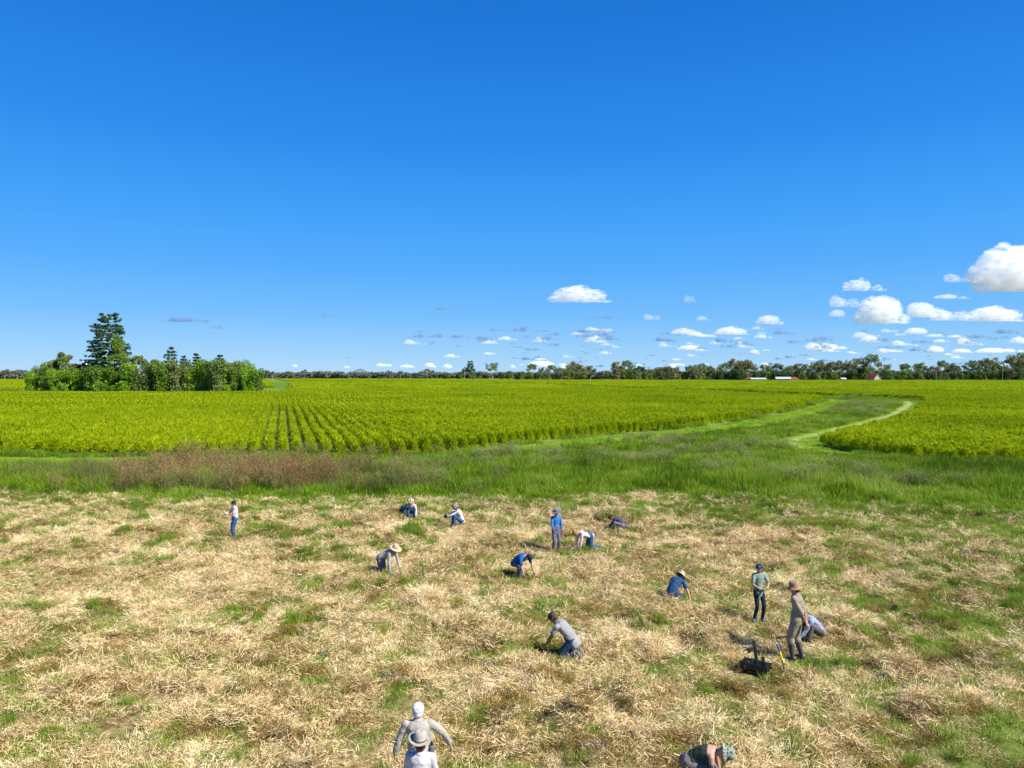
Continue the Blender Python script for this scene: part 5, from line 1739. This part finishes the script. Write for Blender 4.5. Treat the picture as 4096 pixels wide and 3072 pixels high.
# 13 squatting behind him
person('person squatting behind the tall khaki-clad one, black hair and pale denim shirt', gp(3245, 2576), (-.97, -.22), 1.0, pelvis=(0, -.22, .30), spine=(0, .74, .66), bend=.12, head=(0, .8, .5), look=(0, .9, -.5),
       wr=((-.12, .52, .12), (.16, .50, .12)), shirt=DENIM_L, sleeve='long', trouser=cloth('tweed', (.10, .09, .10)), shoe=BLACK, hair='short', hairmat=H_BLK, hem=.06, build=1.05, vox=.010, **SQ)
# 14 kneeling man grey shirt
person('person kneeling in grey work shirt, dark cap and dark jeans, arms down in the straw', gp(2262, 2622), (-.86, .30), 1.06, pelvis=(0, -.16, .38), spine=(-.02, .68, .72), bend=.08, head=(0, .65, .75), look=(-.1, .75, -.65),
       wr=((-.16, .52, .12), (.24, .50, .14)), ehint=((-1, -.3, .2), (1, -.3, .2)), ank=((-.12, -.34, .06), (.14, -.32, .06)), khint=((-.1, 1, 0), (.1, 1, 0)), toe=((0, -.5, -.9), (0, -.5, -.9)),
       shirt=GREYSHIRT, trouser=JEANS_D, shoe=cloth('boot_grey', (.22, .22, .24)), hat='cap', hatmat=CAPNAVY, hair='short', hairmat=H_BRN, hem=.26, skin=SKIN_D, glove=None, build=1.12, vox=.009, collar=True)
# 15 white-haired man from behind
o_x, o_y = PX(1672, 11.6)
r15, d15 = person('person with white hair seen from behind in a loose stone-coloured shirt, walking away', (o_x, o_y, hz(o_x, o_y)), (-.10, 1), .99, pelvis=(0, 0, .97), spine=(-.02, .07, 1), bend=.05,
       wr=((-.40, .06, .90), (.52, .10, 1.04)), ehint=((-1, -.4, 0), (1, -.5, .2)), palm=((1, 0, 0), (-1, -.2, 0)), hdir=((.0, .25, -1), (.25, .2, -1)), head=(0, .06, 1), look=(.15, 1, -.15), shirt=STONE, sleeve='long', trouser=SLATE, shoe=BOOT,
       hair='short', hairmat=H_WHITE, loose=.008, hairs=1.08, hem=.14, skin=SKIN_P, vox=.009, collar=True, build=1.10, ank=((-.12, .10, .09), (.12, -.10, .09)))
bt = MB(); bt.tube([(0, 0, 0), (0, 0, .22)], [.045, .045], 16); b_o = bt.build('bottle', cloth('grey_sleeve', (.10, .11, .14)))
b_o.location = world(r15, (.215, -.05, .84)); b_o.location.z -= .0
MB().tube([(0, 0, .25), (0, 0, .30)], [.022, .020], 12).build('bottle_cap', BLACK, b_o)
MB().tube([(-.03, .03, .20), (-.06, .04, .24), (-.05, .03, .12)], [.006, .006, .006], 6).build('strap', BLACK, b_o)
tag(b_o, 'dark grey bottle in a sleeve hanging at the right hip of the white-haired person', 'bottle')
# 16 person in wide felt hat in front of him
o_x, o_y = PX(1680, 10.28)
r16, d16 = person('person in tall wide felt hat and white shirt, cut off at the bottom edge', (o_x, o_y, hz(o_x, o_y)), (.05, 1), .97, spine=(0, .02, 1), head=(0, -.05, 1), look=(0, 1, .0), wr=((-.25, .12, .84), (.25, .12, .84)),
       shirt=WHITE, trouser=SLATE, shoe=BOOT, hat='tall', hatmat=STONE, hair='short', hairmat=H_BRN, skin=SKIN, vox=.009, collar=True)
# 17 woman in green tank top, bottom right
o_x, o_y = PX(2786, 12.15)
r17, d17 = person('person bending in dark green tank top, camouflage hat and long fair hair', (o_x, o_y, hz(o_x, o_y)), (.90, -.42), .95, pelvis=(0, -.10, .52), spine=(0, .88, .46), bend=.12, head=(0, .92, .12), look=(.1, .35, -.9),
       wr=((-.26, .42, .16), (.20, .40, .14)), ehint=((-1, -.3, .2), (1, -.3, .2)), palm=((1, 0, 0), (-1, 0, 0)), ank=((-.20, -.02, .09), (.20, .04, .09)), shirt=OLIVE, tank=True, trouser=TAUPE, trouser_r=1.8, shoe=BOOT, hat='soft', hatmat=CAMO,
       hair='long', hairmat=H_BLOND, skin=SKIN_P, vox=.009)
a, e_, w2 = d17['arms'][1]
tt = MB(); tt.tube([a.lerp(e_, .42), a.lerp(e_, .72)], [.0475, .0445], 14); tt.build('tattoo', mat_simple('ink', (.07, .08, .12), .6, .5, 40), r17)
bl = MB(); Pq = d17['P'] + d17['sp'] * .09
bl.tube([Pq, Pq + d17['sp'] * .035], [.172, .168], 20, side=(1, 0, 0), asp=[.80, .80], round_ends=False); bl.build('belt', JEANS_D, r17)

# ------------------------------------------------------------------ tools on the ground
PLASTIC = mat_simple('black_plastic', (.014, .015, .018), .45, .3, 6, .1, 30, .5)
YEL = mat_simple('yellow_plastic', (.80, .68, .01), .4, .08, 6); BLU = mat_simple('blue_plastic', (.02, .12, .55), .4, .1, 6)
q = P(3022, 2690); zt = hz(q.x, q.y)
tr_ = empty('tool_crate', (q.x, q.y, zt + .02), R(-38)); tr_.location.z += .07; tag(tr_, 'black plastic tool crate with two upright posts lying in the straw', 'crate')
bx_ = MB()
Lx, Ly, Hh, t_ = .62, .30, .15, .02
bx_.box((0, 0, .01), Lx, Ly, .02)
for s_ in (-1, 1):
    for k in range(3):
        bx_.box((0, s_ * (Ly / 2 - t_ / 2), .045 + k * .045), Lx, t_, .034)
        bx_.box((s_ * (Lx / 2 - t_ / 2 + .001), 0, .045 + k * .045), t_, Ly - 2 * t_ - .002, .034)
    for s2 in (-1, 1): bx_.box((s_ * (Lx / 2 + .004), s2 * (Ly / 2 + .004), .08), .03, .03, .165)
bx_.build('crate_body', PLASTIC, tr_, False)
for nm, c_, h_, w, ti in (('post', (.03, .06, 0), .62, .07, -.16), ('post', (.2, .02, 0), .30, .07, -.10)):
    M_ = Matrix.Rotation(ti, 3, 'Y') @ Matrix.Rotation(R(38), 3, 'Z')
    b = MB(); b.box(Vector(c_) + M_ @ Vector((0, 0, h_ / 2 + .02)), w, .035, h_, M_)
    for k in range(int(h_ / .07)): b.box(Vector(c_) + M_ @ Vector((0, -.021, .06 + k * .07)), w * .8, .012, .03, M_)
    b.build(nm, PLASTIC, tr_, False)
rl = random.Random(3)
cl_ = MB()
for k in range(16):
    a = Vector((rl.uniform(-.24, .0), rl.uniform(-.1, .1), rl.uniform(.06, .15))); cl_.tube([a, a + Vector((rl.uniform(-.1, .1), rl.uniform(-.08, .08), rl.uniform(.0, .07)))], [.012, .010], 6)
cl_.build('tool_bundle', PLASTIC, tr_, False)
q = P(3136, 2712); zt = hz(q.x, q.y)
st = empty('weeding_tool', (q.x, q.y, zt), 0); tag(st, 'long thin weeding tool with yellow and blue handle standing upright beside the tool crate', 'tool')
b0, b1, b2, b3 = Vector((.03, 0, -.03)), Vector((-.05, 0, .40)), Vector((-.105, 0, .60)), Vector((-.17, 0, .74))
MB().tube([b0, b1], [.010, .014], 10).build('shaft', mat_simple('blue_black_metal', (.02, .03, .06), .4, .2, 5, metal=.2), st)
h2 = MB(); h2.tube([b1, b1.lerp(b2, .5), b2], [.026, .024, .020], 12); h2.tube([b1.lerp(b2, .7), b2 + Vector((-.06, 0, .03)), b3 + Vector((-.035, 0, -.03))], [.012, .012, .012], 8); h2.build('handle', YEL, st)
MB().tube([b2, b3], [.022, .024], 12).build('grip', BLU, st)
# small things left in the straw, left of centre
q = P(1284, 2626); zt = hz(q.x, q.y)
sb = empty('water_bottle', (q.x, q.y, zt + .07), 0); sb.rotation_euler = (R(70), 0, R(25)); tag(sb, 'small clear bottle with bright blue cap lying in the straw', 'bottle')
MB().tube([(0, 0, -.05), (0, 0, .05), (0, 0, .085)], [.032, .032, .018], 14).build('bottle_body', mat_simple('clear_plastic', (.75, .80, .85), .2, .05, 4, spec=.6), sb)
MB().tube([(0, 0, .095), (0, 0, .125)], [.030, .030], 14).build('bottle_cap', BLU, sb)
q = P(1310, 2632); zt = hz(q.x, q.y)
pl = empty('trowel', (q.x, q.y, zt + .03), R(10)); tag(pl, 'dark hand tool standing in the straw beside the blue-capped bottle', 'hand tool')
MB().tube([(0, 0, .0), (-.01, 0, .12)], [.017, .020], 10).tube([(-.01, 0, .12), (.02, .0, .22)], [.02, .02], 10).build('handle', SLATE, pl)
MB().box((-.02, 0, .05), .10, .02, .05).box((.03, 0, .01), .03, .02, .06).build('tool_head', PLASTIC, pl, False)
q = P(965, 2040); zt = hz(q.x, q.y)
mk = empty('marker_flag', (q.x, q.y, zt), 0); tag(mk, 'tiny orange marker flag on a thin stake behind the person with the phone', 'flag')
MB().tube([(0, 0, -.05), (0, 0, .5)], [.008, .008], 6).build('stake', PLASTIC, mk)
fl = MB(); fl.box((.02, 0, .44), .05, .006, .14); fl.build('flag', mat_simple('orange_cloth', (.75, .16, .04), .7, .1, 5), mk, False)
